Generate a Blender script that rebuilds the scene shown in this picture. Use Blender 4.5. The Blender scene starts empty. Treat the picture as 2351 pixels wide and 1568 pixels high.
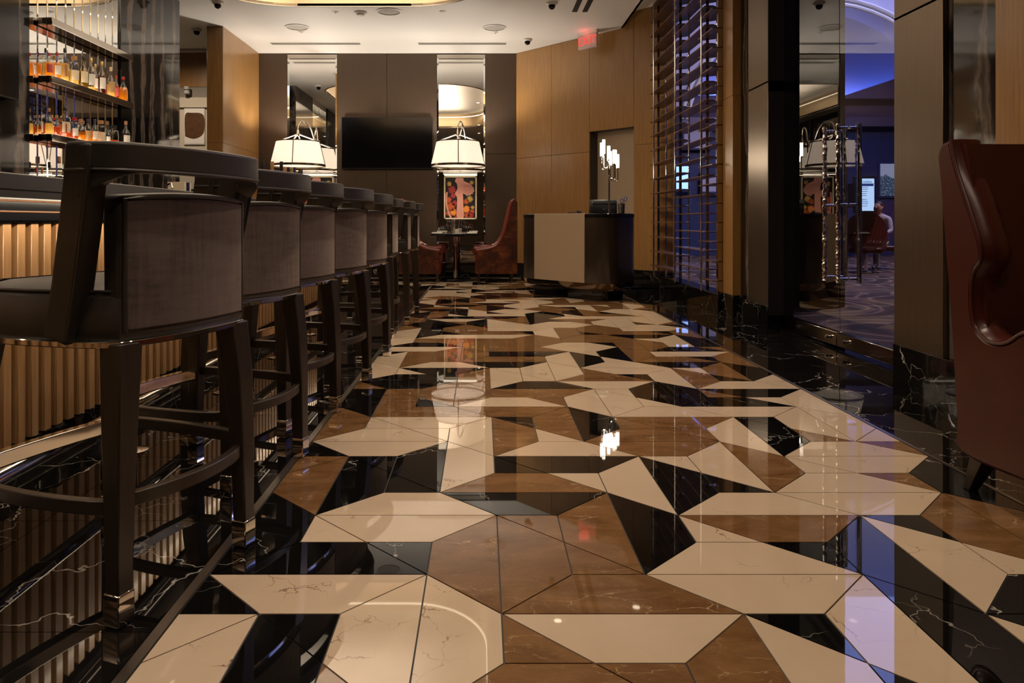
import bpy, bmesh, math, random
from mathutils import Vector, Matrix
PI = math.pi
sc = bpy.context.scene
C = sc.collection
random.seed(11)

# ------------------------------------------------------------------ camera, world, exposure
H = 0.95            # eye height
F = 1658.0          # focal length in pixels of the 2351 px wide frame
U0, V0 = 1107.0, 508.0
cam = bpy.data.cameras.new('camera')
cam.sensor_width = 36.0
cam.lens = 36.0 * F / 2351.0
cam.shift_x = (1175.5 - U0) / 2351.0
cam.shift_y = -(784.0 - V0) / 2351.0
cam.clip_start = 0.02
cam.clip_end = 200
camo = bpy.data.objects.new('camera', cam)
C.objects.link(camo)
camo.location = (0, 0, H)
camo.rotation_euler = (PI / 2, 0, 0)
sc.camera = camo

w = bpy.data.worlds.new('world')
sc.world = w
w.use_nodes = True
w.node_tree.nodes['Background'].inputs[0].default_value = (0.9, 0.7, 0.5, 1)
w.node_tree.nodes['Background'].inputs[1].default_value = 0.006
sc.view_settings.view_transform = 'Standard'
sc.view_settings.look = 'None'
sc.view_settings.exposure = 0.0
sc.view_settings.gamma = 1.0
sc.view_settings.use_curve_mapping = False

CEIL = 3.81
YB = 12.3           # back wall
XR = 2.52           # right wall face
XD = 2.66           # door plane
XW = -3.93          # back bar wall
WARM = (1.0, 0.80, 0.60)

def lamp(kind, name, loc, energy, color=WARM, rot=(0, 0, 0), **kw):
    l = bpy.data.lights.new(name, kind)
    l.energy = energy
    l.color = color
    for k, v in kw.items():
        setattr(l, k, v)
    o = bpy.data.objects.new(name, l)
    C.objects.link(o)
    o.location = loc
    o.rotation_euler = rot
    return o

# ------------------------------------------------------------------ materials
class NT:
    def __init__(self, name):
        self.m = bpy.data.materials.new(name)
        self.m.use_nodes = True
        self.t = self.m.node_tree
        self.t.nodes.clear()
        self.out = self.t.nodes.new('ShaderNodeOutputMaterial')
    def n(self, typ, props=None, **inp):
        nd = self.t.nodes.new(typ)
        for k, v in (props or {}).items():
            setattr(nd, k, v)
        for k, v in inp.items():
            key = k.replace('_', ' ')
            s = None
            for i in nd.inputs:
                if i.name == key and i.enabled:
                    s = i
                    break
            if s is None:
                s = nd.inputs[int(k[1:])]
            if isinstance(v, bpy.types.NodeSocket):
                self.t.links.new(v, s)
            else:
                if hasattr(s, 'default_value'):
                    if s.type == 'RGBA' and len(v) == 3:
                        v = (*v, 1)
                    s.default_value = v
        return nd
    def fin(self, sock):
        self.t.links.new(sock, self.out.inputs[0])
        return self.m
    def math(self, op, a, b=0.0, clamp=False):
        nd = self.t.nodes.new('ShaderNodeMath')
        nd.operation = op
        nd.use_clamp = clamp
        for i, v in enumerate((a, b)):
            if isinstance(v, bpy.types.NodeSocket):
                self.t.links.new(v, nd.inputs[i])
            else:
                nd.inputs[i].default_value = v
        return nd.outputs[0]
    def mix(self, fac, a, b):
        nd = self.t.nodes.new('ShaderNodeMix')
        nd.data_type = 'RGBA'
        for s, v in ((nd.inputs[0], fac), (nd.inputs[6], a), (nd.inputs[7], b)):
            if isinstance(v, bpy.types.NodeSocket):
                self.t.links.new(v, s)
            elif s.type == 'RGBA':
                s.default_value = (*v, 1)
            else:
                s.default_value = v
        return nd.outputs[2]
    def ramp(self, fac, stops):
        nd = self.t.nodes.new('ShaderNodeValToRGB')
        el = nd.color_ramp.elements
        while len(el) < len(stops):
            el.new(0.5)
        for e, (p, c) in zip(el, stops):
            e.position = p
            e.color = (*c, 1) if len(c) == 3 else c
        self.t.links.new(fac, nd.inputs[0])
        return nd.outputs[0]
    def coords(self, scale=(1, 1, 1), rnd=0.0, rot=(0, 0, 0)):
        g = self.n('ShaderNodeNewGeometry')
        v = g.outputs['Position']
        if rnd:
            oi = self.n('ShaderNodeObjectInfo')
            r = self.math('MULTIPLY', oi.outputs['Random'], rnd)
            cmb = self.n('ShaderNodeCombineXYZ', X=r, Y=self.math('MULTIPLY', r, 1.7), Z=self.math('MULTIPLY', r, .6))
            va = self.n('ShaderNodeVectorMath', {'operation': 'ADD'})
            self.t.links.new(v, va.inputs[0])
            self.t.links.new(cmb.outputs[0], va.inputs[1])
            v = va.outputs[0]
        mp = self.n('ShaderNodeMapping', Vector=v, Scale=scale, Rotation=rot)
        return mp.outputs[0]
    def noise(self, vec, scale, detail=3, rough=.5, dist=0):
        return self.n('ShaderNodeTexNoise', Vector=vec, Scale=scale, Detail=detail, Roughness=rough, Distortion=dist).outputs[0]
    def bump(self, h, strength=.2, dist=.01):
        return self.n('ShaderNodeBump', Strength=strength, Distance=dist, Height=h).outputs[0]

M = {}
def simple(name, col, rough=.5, metal=0.0, spec=.5, **kw):
    t = NT(name)
    b = t.n('ShaderNodeBsdfPrincipled', Base_Color=col, Roughness=rough, Metallic=metal)
    b.inputs['Specular IOR Level'].default_value = spec
    for k, v in kw.items():
        b.inputs[k.replace('_', ' ')].default_value = v
    M[name] = t.fin(b.outputs[0])
    return M[name]
def emit(name, col, s):
    t = NT(name)
    e = t.n('ShaderNodeEmission', Color=col, Strength=s)
    M[name] = t.fin(e.outputs[0])

def marble(name, base, base2, vein, vscale, vwidth, mask, rough, rnd=40., stretch=(1, 1, 1), nscale=3., vein2=None):
    t = NT(name)
    co = t.coords(stretch, rnd)
    n1 = t.noise(co, nscale, 5, .6, .6)
    col = t.mix(t.ramp(n1, [(.3, (0, 0, 0)), (.7, (1, 1, 1))]), base, base2)
    # warped voronoi crack lines
    wv = t.n('ShaderNodeTexNoise', Vector=co, Scale=vscale * 1.3, Detail=4, Roughness=.6)
    sub = t.n('ShaderNodeVectorMath', {'operation': 'SUBTRACT'})
    t.t.links.new(wv.outputs[1], sub.inputs[0]); sub.inputs[1].default_value = (.5, .5, .5)
    scl = t.n('ShaderNodeVectorMath', {'operation': 'SCALE'})
    t.t.links.new(sub.outputs[0], scl.inputs[0]); scl.inputs['Scale'].default_value = .9 / vscale
    ad = t.n('ShaderNodeVectorMath', {'operation': 'ADD'})
    t.t.links.new(co, ad.inputs[0]); t.t.links.new(scl.outputs[0], ad.inputs[1])
    vo = t.n('ShaderNodeTexVoronoi', {'feature': 'DISTANCE_TO_EDGE'}, Vector=ad.outputs[0], Scale=vscale)
    wn = t.noise(co, vscale * 1.1, 2)
    wd = t.math('MULTIPLY', t.math('POWER', wn, 3.0), vwidth * 8)
    line = t.math('SUBTRACT', 1.0, t.math('DIVIDE', vo.outputs[0], t.math('ADD', wd, .0008)), True)
    mk = t.ramp(t.noise(co, vscale * .55, 3), [(mask, (0, 0, 0)), (mask + .12, (1, 1, 1))])
    fac = t.math('MULTIPLY', line, mk, True)
    col = t.mix(fac, col, vein)
    if vein2:
        n2 = t.noise(co, nscale * 6, 6, .7, 1.5)
        col = t.mix(t.ramp(n2, [(.57, (0, 0, 0)), (.72, (.7, .7, .7))]), col, vein2)
    b = t.n('ShaderNodeBsdfPrincipled', Base_Color=col, Roughness=rough)
    M[name] = t.fin(b.outputs[0])
marble('cream_marble', (.63, .49, .35), (.69, .55, .40), (.22, .13, .075), 7, .007, .53, .02)
marble('brown_marble', (.15, .072, .026), (.27, .145, .062), (.52, .36, .2), 6, .012, .52, .025, stretch=(1, 2.2, 1), nscale=5, vein2=(.38, .23, .11))
marble('black_marble', (.0035, .0035, .0035), (.006, .006, .006), (.50, .47, .42), 3.0, .0042, .50, .018)
marble('black_slab', (.004, .004, .004), (.009, .008, .0075), (.55, .51, .45), 2.6, .005, .46, .02)
simple('grout', (.035, .034, .03), .5)

def streak_marble():
    t = NT('streak_marble')
    co = t.coords((.6, 1.0, .42))
    wv = t.n('ShaderNodeTexWave', {'bands_direction': 'Y'}, Vector=co, Scale=1.15, Distortion=8, Detail=6, Detail_Scale=1.1, Detail_Roughness=.62)
    nn = t.noise(co, 2.2, 4)
    f = t.math('MULTIPLY', wv.outputs[0], t.math('ADD', nn, .45))
    col = t.ramp(f, [(0, (.006, .006, .007)), (.50, (.010, .009, .010)), (.72, (.055, .044, .038)), (.86, (.14, .115, .10)), (1, (.04, .035, .03))])
    b = t.n('ShaderNodeBsdfPrincipled', Base_Color=col, Roughness=.06)
    M['streak_marble'] = t.fin(b.outputs[0])
streak_marble()

def wood(name, c1, c2, c3, rough=.3, sc_=(30, 30, 1.2), coat=.3):
    t = NT(name)
    co = t.coords(sc_, 9)
    n = t.noise(co, 2.0, 5, .65, .3)
    n2 = t.noise(t.coords((.8, .8, .25), 9), 1.5, 2)
    col = t.ramp(n, [(.25, c1), (.5, c2), (.75, c3)])
    col = t.mix(t.math('MULTIPLY', n2, .45), col, c1)
    b = t.n('ShaderNodeBsdfPrincipled', Base_Color=col, Roughness=rough, Normal=t.bump(n, .04, .003))
    b.inputs['Coat Weight'].default_value = coat
    b.inputs['Coat Roughness'].default_value = .15
    M[name] = t.fin(b.outputs[0])
wood('honey_wood', (.23, .115, .034), (.335, .175, .056), (.43, .24, .085), .34)
wood('slat_wood', (.27, .135, .05), (.41, .225, .095), (.53, .31, .14), .38, (22, 22, 1.5))
wood('dark_wood', (.012, .008, .006), (.022, .014, .010), (.035, .022, .015), .3, (26, 26, 2))
wood('leg_wood', (.022, .015, .010), (.034, .024, .016), (.046, .033, .023), .36, (26, 26, 2), .15)
wood('walnut', (.075, .034, .016), (.12, .056, .026), (.17, .08, .038), .33, (8, 2, 8))

def bronze(name, c1, c2, metal, rough, sc_=(40, 40, .8)):
    t = NT(name)
    n = t.noise(t.coords(sc_), 2.0, 4, .6)
    n2 = t.noise(t.coords((.7, .7, .7)), 1.2, 2)
    col = t.mix(n, c1, c2)
    r = t.math('ADD', rough - .06, t.math('MULTIPLY', n2, .14))
    b = t.n('ShaderNodeBsdfPrincipled', Base_Color=col, Roughness=r, Metallic=metal, Normal=t.bump(n, .05, .002))
    M[name] = t.fin(b.outputs[0])
bronze('wall_bronze', (.070, .046, .030), (.10, .068, .046), .55, .42)
bronze('pillar_bronze', (.175, .137, .102), (.235, .185, .138), .95, .34)
bronze('jamb_bronze', (.020, .016, .016), (.03, .024, .024), .4, .4)
bronze('brushed_brass', (.62, .49, .31), (.75, .6, .4), 1.0, .3, (1, 1, 40))

simple('ring_brass', (.26, .195, .12), .25, 1)
simple('dark_skirt', (.16, .125, .09), .12, 1)
simple('shelf_metal', (.42, .37, .31), .05, 1)
simple('chrome', (.86, .84, .80), .07, 1)
simple('steel', (.42, .38, .33), .28, 1)
simple('mirror', (.82, .81, .78), .012, 1)
simple('bevel_mirror', (.80, .86, .85), .03, 1)
simple('smoke_chrome', (.42, .38, .33), .10, 1)
simple('black_gloss', (.006, .006, .007), .07)
simple('black_plastic', (.012, .012, .013), .35)
simple('screen_black', (.004, .004, .005), .09)
simple('white_plastic', (.72, .68, .62), .45)
simple('grey_plastic', (.45, .42, .38), .5)
simple('blue_plastic', (.05, .08, .35), .35)
simple('paper', (.8, .77, .72), .7)
simple('greige', (.38, .29, .20), .42, 0)
simple('light_wall', (.60, .53, .42), .6)
simple('grey_wall', (.25, .22, .18), .6)
simple('slot_black', (.008, .008, .008), .7)
simple('ceiling_paint', (.79, .76, .715), .55)
simple('navy_wall', (.035, .045, .13), .5)
simple('purple_wall', (.12, .09, .16), .5)
simple('lavender_paint', (.55, .52, .62), .6)
simple('cloth_white', (.75, .72, .68), .8)
simple('skin', (.42, .24, .16), .5)
simple('hair', (.02, .014, .01), .6)
simple('shirt', (.45, .44, .46), .8)
simple('trousers', (.03, .03, .04), .8)
simple('cap_red', (.42, .02, .02), .35)
simple('cap_gold', (.65, .45, .18), .35, .6)
simple('cap_cork', (.45, .25, .12), .7)
simple('cap_black', (.02, .02, .022), .35)
simple('cap_cream', (.75, .62, .42), .5)
simple('cap_navy', (.03, .03, .10), .35)
simple('label_cream', (.78, .68, .50), .6)
simple('label_white', (.85, .82, .76), .6)
simple('label_red', (.62, .10, .09), .5)
simple('label_tan', (.55, .33, .14), .6)

def leather(name, c1, c2, rough, bs=.12, sheen=0):
    t = NT(name)
    co = t.coords((1, 1, 1), 5)
    v = t.n('ShaderNodeTexVoronoi', Vector=co, Scale=260.)
    n = t.noise(co, 9, 3)
    col = t.mix(n, c1, c2)
    hh = t.math('ADD', t.math('MULTIPLY', v.outputs[0], .25), t.noise(co, 22, 3))
    b = t.n('ShaderNodeBsdfPrincipled', Base_Color=col, Roughness=rough, Normal=t.bump(hh, bs, .004))
    if sheen:
        b.inputs['Sheen Weight'].default_value = sheen
    M[name] = t.fin(b.outputs[0])
leather('black_leather', (.034, .028, .023), (.050, .042, .035), .42)
leather('red_leather', (.10, .012, .007), (.17, .022, .012), .26)
leather('oxblood_leather', (.050, .0095, .006), (.085, .016, .010), .30, .08)
def distressed():
    t = NT('distressed_leather')
    co = t.coords((1, 1, 1), 3)
    n = t.noise(co, 5.5, 5, .7, .4)
    n2 = t.noise(t.coords((2, 2, 14)), 2.5, 5, .7)
    f = t.math('MULTIPLY', n, t.math('ADD', n2, .5))
    col = t.ramp(f, [(.30, (.018, .007, .004)), (.50, (.06, .014, .007)), (.66, (.16, .045, .012)), (.8, (.34, .13, .03))])
    b = t.n('ShaderNodeBsdfPrincipled', Base_Color=col, Roughness=.32, Normal=t.bump(n, .15, .01))
    M['distressed_leather'] = t.fin(b.outputs[0])
distressed()
def velvet():
    t = NT('taupe_velvet')
    co = t.coords((1, 1, 1), 12)
    a = t.noise(t.coords((1.5, 1.5, 9), 12), 6, 4, .65)
    b_ = t.noise(t.coords((14, 14, 1.3), 12), 5, 4, .65)
    c = t.noise(co, 3.2, 3)
    d = t.noise(co, 420, 1)
    f = t.math('ADD', t.math('MULTIPLY', a, .35), t.math('ADD', t.math('MULTIPLY', b_, .35), t.math('MULTIPLY', c, .55)))
    col = t.ramp(f, [(.42, (.046, .034, .032)), (.60, (.122, .092, .085)), (.80, (.17, .130, .121))])
    b = t.n('ShaderNodeBsdfPrincipled', Base_Color=col, Roughness=.85, Normal=t.bump(d, .15, .002))
    b.inputs['Sheen Weight'].default_value = .8
    b.inputs['Sheen Roughness'].default_value = .4
    b.inputs['Sheen Tint'].default_value = (.75, .6, .52, 1)
    b.inputs['Specular IOR Level'].default_value = .15
    M['taupe_velvet'] = t.fin(b.outputs[0])
velvet()

def thin_glass(name, tint, refl=1.0, ior=1.5, rough=.005, floor_=0.0):
    t = NT(name)
    tr = t.n('ShaderNodeBsdfTransparent', Color=tint)
    gl = t.n('ShaderNodeBsdfGlossy', Color=(1, 1, 1), Roughness=rough)
    fr = t.n('ShaderNodeFresnel', IOR=ior)
    gm = t.n('ShaderNodeNewGeometry')
    f = t.math('MULTIPLY', t.math('MAXIMUM', t.math('MULTIPLY', fr.outputs[0], refl, True), floor_), t.math('SUBTRACT', 1.0, gm.outputs['Backfacing']))
    mx = t.n('ShaderNodeMixShader', i0=f, i1=tr.outputs[0], i2=gl.outputs[0])
    M[name] = t.fin(mx.outputs[0])
thin_glass('clear_glass', (.86, .88, .88), 2.6, 1.6, .01, .14)
thin_glass('bottle_glass', (.92, .93, .91), 1.3, 1.5, .02)
thin_glass('olive_glass', (.55, .50, .12), 1.3, 1.5, .02)
thin_glass('door_glass', (.80, .80, .84), 1.5, 1.55)
def liquid(name, col):
    t = NT(name)
    tl = t.n('ShaderNodeBsdfTranslucent', Color=col)
    tr = t.n('ShaderNodeBsdfTransparent', Color=col)
    gl = t.n('ShaderNodeBsdfGlossy', Color=(1, 1, 1), Roughness=.05)
    m1 = t.n('ShaderNodeMixShader', i0=.45, i1=tl.outputs[0], i2=tr.outputs[0])
    m2 = t.n('ShaderNodeMixShader', i0=.06, i1=m1.outputs[0], i2=gl.outputs[0])
    M[name] = t.fin(m2.outputs[0])
liquid('amber', (.95, .50, .08)); liquid('pale_amber', (.96, .72, .32)); liquid('red_amber', (.72, .22, .06))
liquid('olive', (.70, .52, .06)); liquid('dark_red', (.28, .03, .02)); liquid('orange_red', (.82, .26, .06))
def shade():
    t = NT('shade_fabric')
    tl = t.n('ShaderNodeBsdfTranslucent', Color=(.34, .31, .285))
    df = t.n('ShaderNodeBsdfDiffuse', Color=(.85, .8, .72))
    em = t.n('ShaderNodeEmission', Color=(1, .90, .76), Strength=.35)
    m1 = t.n('ShaderNodeMixShader', i0=.5, i1=tl.outputs[0], i2=df.outputs[0])
    a = t.n('ShaderNodeAddShader', i0=m1.outputs[0], i1=em.outputs[0])
    M['shade_fabric'] = t.fin(a.outputs[0])
shade()
emit('led_warm', (1, .84, .62), 5)
emit('bulb', (1, .90, .76), 10)
def frosted():
    t = NT('frosted_tube')
    tl = t.n('ShaderNodeBsdfTranslucent', Color=(.9, .88, .84)); em = t.n('ShaderNodeEmission', Color=(1, .9, .76), Strength=2.2)
    a = t.n('ShaderNodeAddShader', i0=tl.outputs[0], i1=em.outputs[0])
    M['frosted_tube'] = t.fin(a.outputs[0])
frosted()
emit('led_bar', (1, .82, .60), 62)
emit('fill_lens_glow', (1, .8, .55), 8)
emit('exit_red', (1, .06, .045), 1.5)
simple('exit_face', (.62, .50, .47), .3)
emit('screen_blue', (.50, .72, 1.0), 1.5)
emit('screen_ink', (.03, .06, .25), 1.0)
emit('window_blue', (.25, .42, 1.0), 2.2)
emit('neon_blue', (.10, .21, 1.0), 30.0)
emit('blue_light', (.10, .22, 1.0), 2.0)
def carpet():
    t = NT('swirl_carpet')
    co = t.coords((1, 1, 1))
    v = t.n('ShaderNodeTexVoronoi', {'feature': 'F1'}, Vector=co, Scale=.75)
    w_ = t.math('SINE', t.math('MULTIPLY', v.outputs[0], 22.0))
    n = t.noise(co, 1.3, 2)
    f = t.math('ADD', t.math('MULTIPLY', w_, .3), n)
    col = t.ramp(f, [(.25, (.03, .015, .012)), (.45, (.10, .05, .03)), (.6, (.34, .24, .15)), (.72, (.06, .03, .03))])
    b = t.n('ShaderNodeBsdfPrincipled', Base_Color=col, Roughness=.9)
    M['swirl_carpet'] = t.fin(b.outputs[0])
carpet()
def mural():
    t = NT('mountain_mural')
    g = t.n('ShaderNodeTexCoord')
    sp = t.n('ShaderNodeSeparateXYZ', Vector=g.outputs['Generated'])
    n = t.noise(g.outputs['Generated'], 3, 4)
    hline = t.math('ADD', t.math('MULTIPLY', n, .5), .38)
    f = t.math('GREATER_THAN', sp.outputs['Z'], hline)
    low = t.mix(t.math('GREATER_THAN', t.noise(g.outputs['Generated'], 22, 3), .55), (.05, .10, .20), (.35, .42, .55))
    col = t.mix(f, low, (.55, .60, .85))
    e = t.n('ShaderNodeEmission', Color=col, Strength=.55)
    M['mountain_mural'] = t.fin(e.outputs[0])
mural()

# ------------------------------------------------------------------ mesh helpers
class MB:
    def __init__(self):
        self.v = []; self.f = []; self.mi = []; self.cur = 0
    def face(self, idx):
        self.f.append(idx); self.mi.append(self.cur)
    def box(self, x0, x1, y0, y1, z0, z1):
        b = len(self.v)
        for z in (z0, z1):
            for p in ((x0, y0), (x1, y0), (x1, y1), (x0, y1)):
                self.v.append((p[0], p[1], z))
        for q in ((3, 2, 1, 0), (4, 5, 6, 7), (0, 1, 5, 4), (1, 2, 6, 5), (2, 3, 7, 6), (3, 0, 4, 7)):
            self.face([b + i for i in q])
        return self
    def prism(self, poly, z0, z1, top=None, bottom=True):
        b = len(self.v); n = len(poly); tp = top or poly
        for p in poly: self.v.append((p[0], p[1], z0))
        for p in tp: self.v.append((p[0], p[1], z1))
        if bottom: self.face([b + i for i in reversed(range(n))])
        self.face([b + n + i for i in range(n)])
        for i in range(n):
            j = (i + 1) % n
            self.face([b + i, b + j, b + n + j, b + n + i])
        return self
    def prism_axis(self, poly, a0, a1, axis):
        # poly in the plane perpendicular to axis ('x': (y,z), 'y': (x,z))
        b = len(self.v); n = len(poly)
        for a in (a0, a1):
            for p in poly:
                self.v.append((a, p[0], p[1]) if axis == 'x' else (p[0], a, p[1]))
        self.face([b + i for i in reversed(range(n))]); self.face([b + n + i for i in range(n)])
        for i in range(n):
            j = (i + 1) % n
            self.face([b + i, b + j, b + n + j, b + n + i])
        return self
    def rings(self, rings, cap0=True, cap1=True, closed=False):
        b = len(self.v); n = len(rings[0])
        for r in rings: self.v.extend([tuple(p) for p in r])
        m = len(rings)
        for k in range(m if closed else m - 1):
            k2 = (k + 1) % m
            for i in range(n):
                j = (i + 1) % n
                self.face([b + k * n + i, b + k * n + j, b + k2 * n + j, b + k2 * n + i])
        if not closed:
            if cap0: self.face([b + i for i in reversed(range(n))])
            if cap1: self.face([b + (m - 1) * n + i for i in range(n)])
        return self
    def tube(self, path, r, n=10, closed=False):
        P = [Vector(p) for p in path]; rr = r if isinstance(r, (list, tuple)) else [r] * len(P)
        rings = []; up = None
        for i, p in enumerate(P):
            if closed: t = P[(i + 1) % len(P)] - P[i - 1]
            else: t = P[min(i + 1, len(P) - 1)] - P[max(i - 1, 0)]
            t.normalize()
            if up is None:
                up = Vector((0, 0, 1)) if abs(t.z) < .9 else Vector((1, 0, 0))
            s = t.cross(up)
            if s.length < 1e-4: s = t.cross(Vector((.3, 1, .2)))
            s.normalize(); up = s.cross(t).normalized()
            rings.append([p + (s * math.cos(2 * PI * k / n) + up * math.sin(2 * PI * k / n)) * rr[i] for k in range(n)])
        return self.rings(rings, closed=closed)
    def lathe(self, prof, n=20, c=(0, 0, 0), cap=True):
        rings = [[(c[0] + r * math.cos(2 * PI * k / n), c[1] + r * math.sin(2 * PI * k / n), c[2] + z) for k in range(n)] for r, z in prof]
        return self.rings(rings, cap, cap)
    def sweep(self, path, outs, wd, th):
        # rectangular section: th along the outward vector, wd across it and the path
        P = [Vector(p) for p in path]; rings = []
        for i, p in enumerate(P):
            t = (P[min(i + 1, len(P) - 1)] - P[max(i - 1, 0)]).normalized()
            o = Vector(outs[i]); o = (o - t * o.dot(t)).normalized()
            s = t.cross(o)
            rings.append([p + o * th / 2 + s * wd / 2, p + o * th / 2 - s * wd / 2, p - o * th / 2 - s * wd / 2, p - o * th / 2 + s * wd / 2])
        return self.rings(rings)
    def build(self, name, mat, parent=None, smooth=False, bevel=0, seg=2, sub=0, loc=None):
        me = bpy.data.meshes.new(name)
        me.from_pydata(self.v, [], self.f)
        mats = mat if isinstance(mat, (list, tuple)) else [mat]
        for m in mats: me.materials.append(M[m])
        if len(mats) > 1:
            me.polygons.foreach_set('material_index', self.mi)
        me.update()
        bm = bmesh.new(); bm.from_mesh(me); bmesh.ops.recalc_face_normals(bm, faces=bm.faces); bm.to_mesh(me); bm.free()
        o = bpy.data.objects.new(name, me)
        C.objects.link(o)
        if parent: o.parent = parent
        if loc: o.location = loc
        if bevel:
            b = o.modifiers.new('bevel', 'BEVEL'); b.width = bevel; b.segments = seg; b.limit_method = 'ANGLE'; b.angle_limit = .6
            b.harden_normals = False
        if sub:
            s = o.modifiers.new('sub', 'SUBSURF'); s.levels = sub; s.render_levels = sub
        if smooth or bevel or sub:
            me.polygons.foreach_set('use_smooth', [True] * len(me.polygons))
            if not sub:
                try: me.set_sharp_from_angle(angle=.7)
                except Exception: pass
        return o

def tag(o, label, cat, group=None):
    o['label'] = label; o['category'] = cat
    if group: o['group'] = group
    return o
def thing(name, label, cat, loc=(0, 0, 0), rz=0, group=None):
    o = bpy.data.objects.new(name, None); C.objects.link(o)
    o.empty_display_size = .1
    o.location = loc; o.rotation_euler = (0, 0, rz)
    return tag(o, label, cat, group)
def struct(o):
    o['kind'] = 'structure'; return o
def sroot(name, loc=(0, 0, 0)):
    o = bpy.data.objects.new(name, None); C.objects.link(o); o.empty_display_size = .1; o.location = loc
    return struct(o)
def copy_tree(o, parent=None):
    c = o.copy(); C.objects.link(c); c.parent = parent
    for ch in list(o.children): copy_tree(ch, c)
    return c
def rrect(x0, x1, y0, y1, r, n=6):
    pts = []
    for cx, cy, a in ((x1 - r, y1 - r, 0), (x0 + r, y1 - r, PI / 2), (x0 + r, y0 + r, PI), (x1 - r, y0 + r, 1.5 * PI)):
        for k in range(n + 1):
            t = a + k * PI / 2 / n
            pts.append((cx + r * math.cos(t), cy + r * math.sin(t)))
    return pts
def smoothpath(pts, n=6):
    P = [Vector(p) for p in pts]; out = []
    for i in range(len(P) - 1):
        p0 = P[max(i - 1, 0)]; p1 = P[i]; p2 = P[i + 1]; p3 = P[min(i + 2, len(P) - 1)]
        for k in range(n):
            t = k / n
            out.append(.5 * ((2 * p1) + (p2 - p0) * t + (2 * p0 - 5 * p1 + 4 * p2 - p3) * t * t + (3 * p1 - p0 - 3 * p2 + p3) * t ** 3))
    out.append(P[-1])
    return out
def text_mesh(name, s, size, mat, parent, mw, ext=.002):
    cu = bpy.data.curves.new(name, 'FONT'); cu.body = s; cu.size = size; cu.extrude = ext; cu.align_x = 'CENTER'; cu.align_y = 'CENTER'
    cu.resolution_u = 3
    tmp = bpy.data.objects.new(name + '_tmp', cu); C.objects.link(tmp)
    dg = bpy.context.evaluated_depsgraph_get()
    me = bpy.data.meshes.new_from_object(tmp.evaluated_get(dg))
    C.objects.unlink(tmp); bpy.data.objects.remove(tmp)
    me.name = name; me.materials.clear(); me.materials.append(M[mat])
    me.transform(mw)
    o = bpy.data.objects.new(name, me); C.objects.link(o); o.parent = parent
    return o

# ------------------------------------------------------------------ FLOOR: two-shape marble mosaic on a square grid
G = .1955; GX = .0471; GR = .061
def gx(c): return GX + G * c
def gy(r): return G * (r - GR)
def mosaic(c0, c1, r0, r1):
    E = set()
    def add(a, b):
        dx = b[0] - a[0]; dy = b[1] - a[1]; n = max(abs(dx), abs(dy)); sx = dx // n; sy = dy // n
        for i in range(n):
            p = (a[0] + i * sx, a[1] + i * sy); q = (p[0] + sx, p[1] + sy)
            if all(c0 <= t[0] <= c1 and r0 <= t[1] <= r1 for t in (p, q)):
                E.add((p, q)); E.add((q, p))
    segs = [((0, 2), (0, 6)), ((5, 1), (5, 5)), ((1, 4), (1, 6)), ((0, 3), (4, 3)), ((1, 4), (5, 4)), ((0, 2), (2, 2)),
            ((3, 0), (4, 1)), ((2, 2), (3, 3)), ((2, 4), (3, 5)), ((4, 3), (5, 4))]
    for i in range(c0 // 3 - 3, c1 // 3 + 3):
        for j in range(r0 // 3 - 3, r1 // 3 + 3):
            if (i + j) % 2: continue
            for a, b in segs:
                add((a[0] + 3 * i, a[1] + 3 * j), (b[0] + 3 * i, b[1] + 3 * j))
    for k in range((c0 + r0) // 3 - 2, (c1 + r1) // 3 + 2):
        for c in range(c0, c1): add((c, 3 * k - c), (c + 1, 3 * k - c - 1))
    for c in range(c0, c1): add((c, r0), (c + 1, r0)); add((c, r1), (c + 1, r1))
    for r in range(r0, r1): add((c0, r), (c0, r + 1)); add((c1, r), (c1, r + 1))
    nb = {}
    for a, b in E: nb.setdefault(a, []).append(b)
    for a in nb: nb[a].sort(key=lambda b: math.atan2(b[1] - a[1], b[0] - a[0]))
    seen = set(); out = []
    for a, b in sorted(E):
        if (a, b) in seen: continue
        loop = []; p, q = a, b
        while (p, q) not in seen:
            seen.add((p, q)); loop.append(p)
            L = nb[q]; p, q = q, L[L.index(p) - 1]
        n = len(loop)
        A = sum(loop[i][0] * loop[(i + 1) % n][1] - loop[(i + 1) % n][0] * loop[i][1] for i in range(n)) / 2
        if A <= 0: continue
        L2 = []
        for i in range(n):
            x0, y0 = loop[i - 1]; x1, y1 = loop[i]; x2, y2 = loop[(i + 1) % n]
            if (x1 - x0) * (y2 - y1) - (y1 - y0) * (x2 - x1): L2.append(loop[i])
        out.append(L2)
    return out
def inset(poly, d):
    n = len(poly); out = []
    for i in range(n):
        p0 = Vector(poly[i - 1]); p1 = Vector(poly[i]); p2 = Vector(poly[(i + 1) % n])
        a = (p1 - p0).normalized(); b = (p2 - p1).normalized()
        na = Vector((-a.y, a.x)); nb_ = Vector((-b.y, b.x))
        s = 1 + na.dot(nb_)
        out.append(tuple(p1 + (na + nb_) * d / max(s, .12)))
    return out
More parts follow.
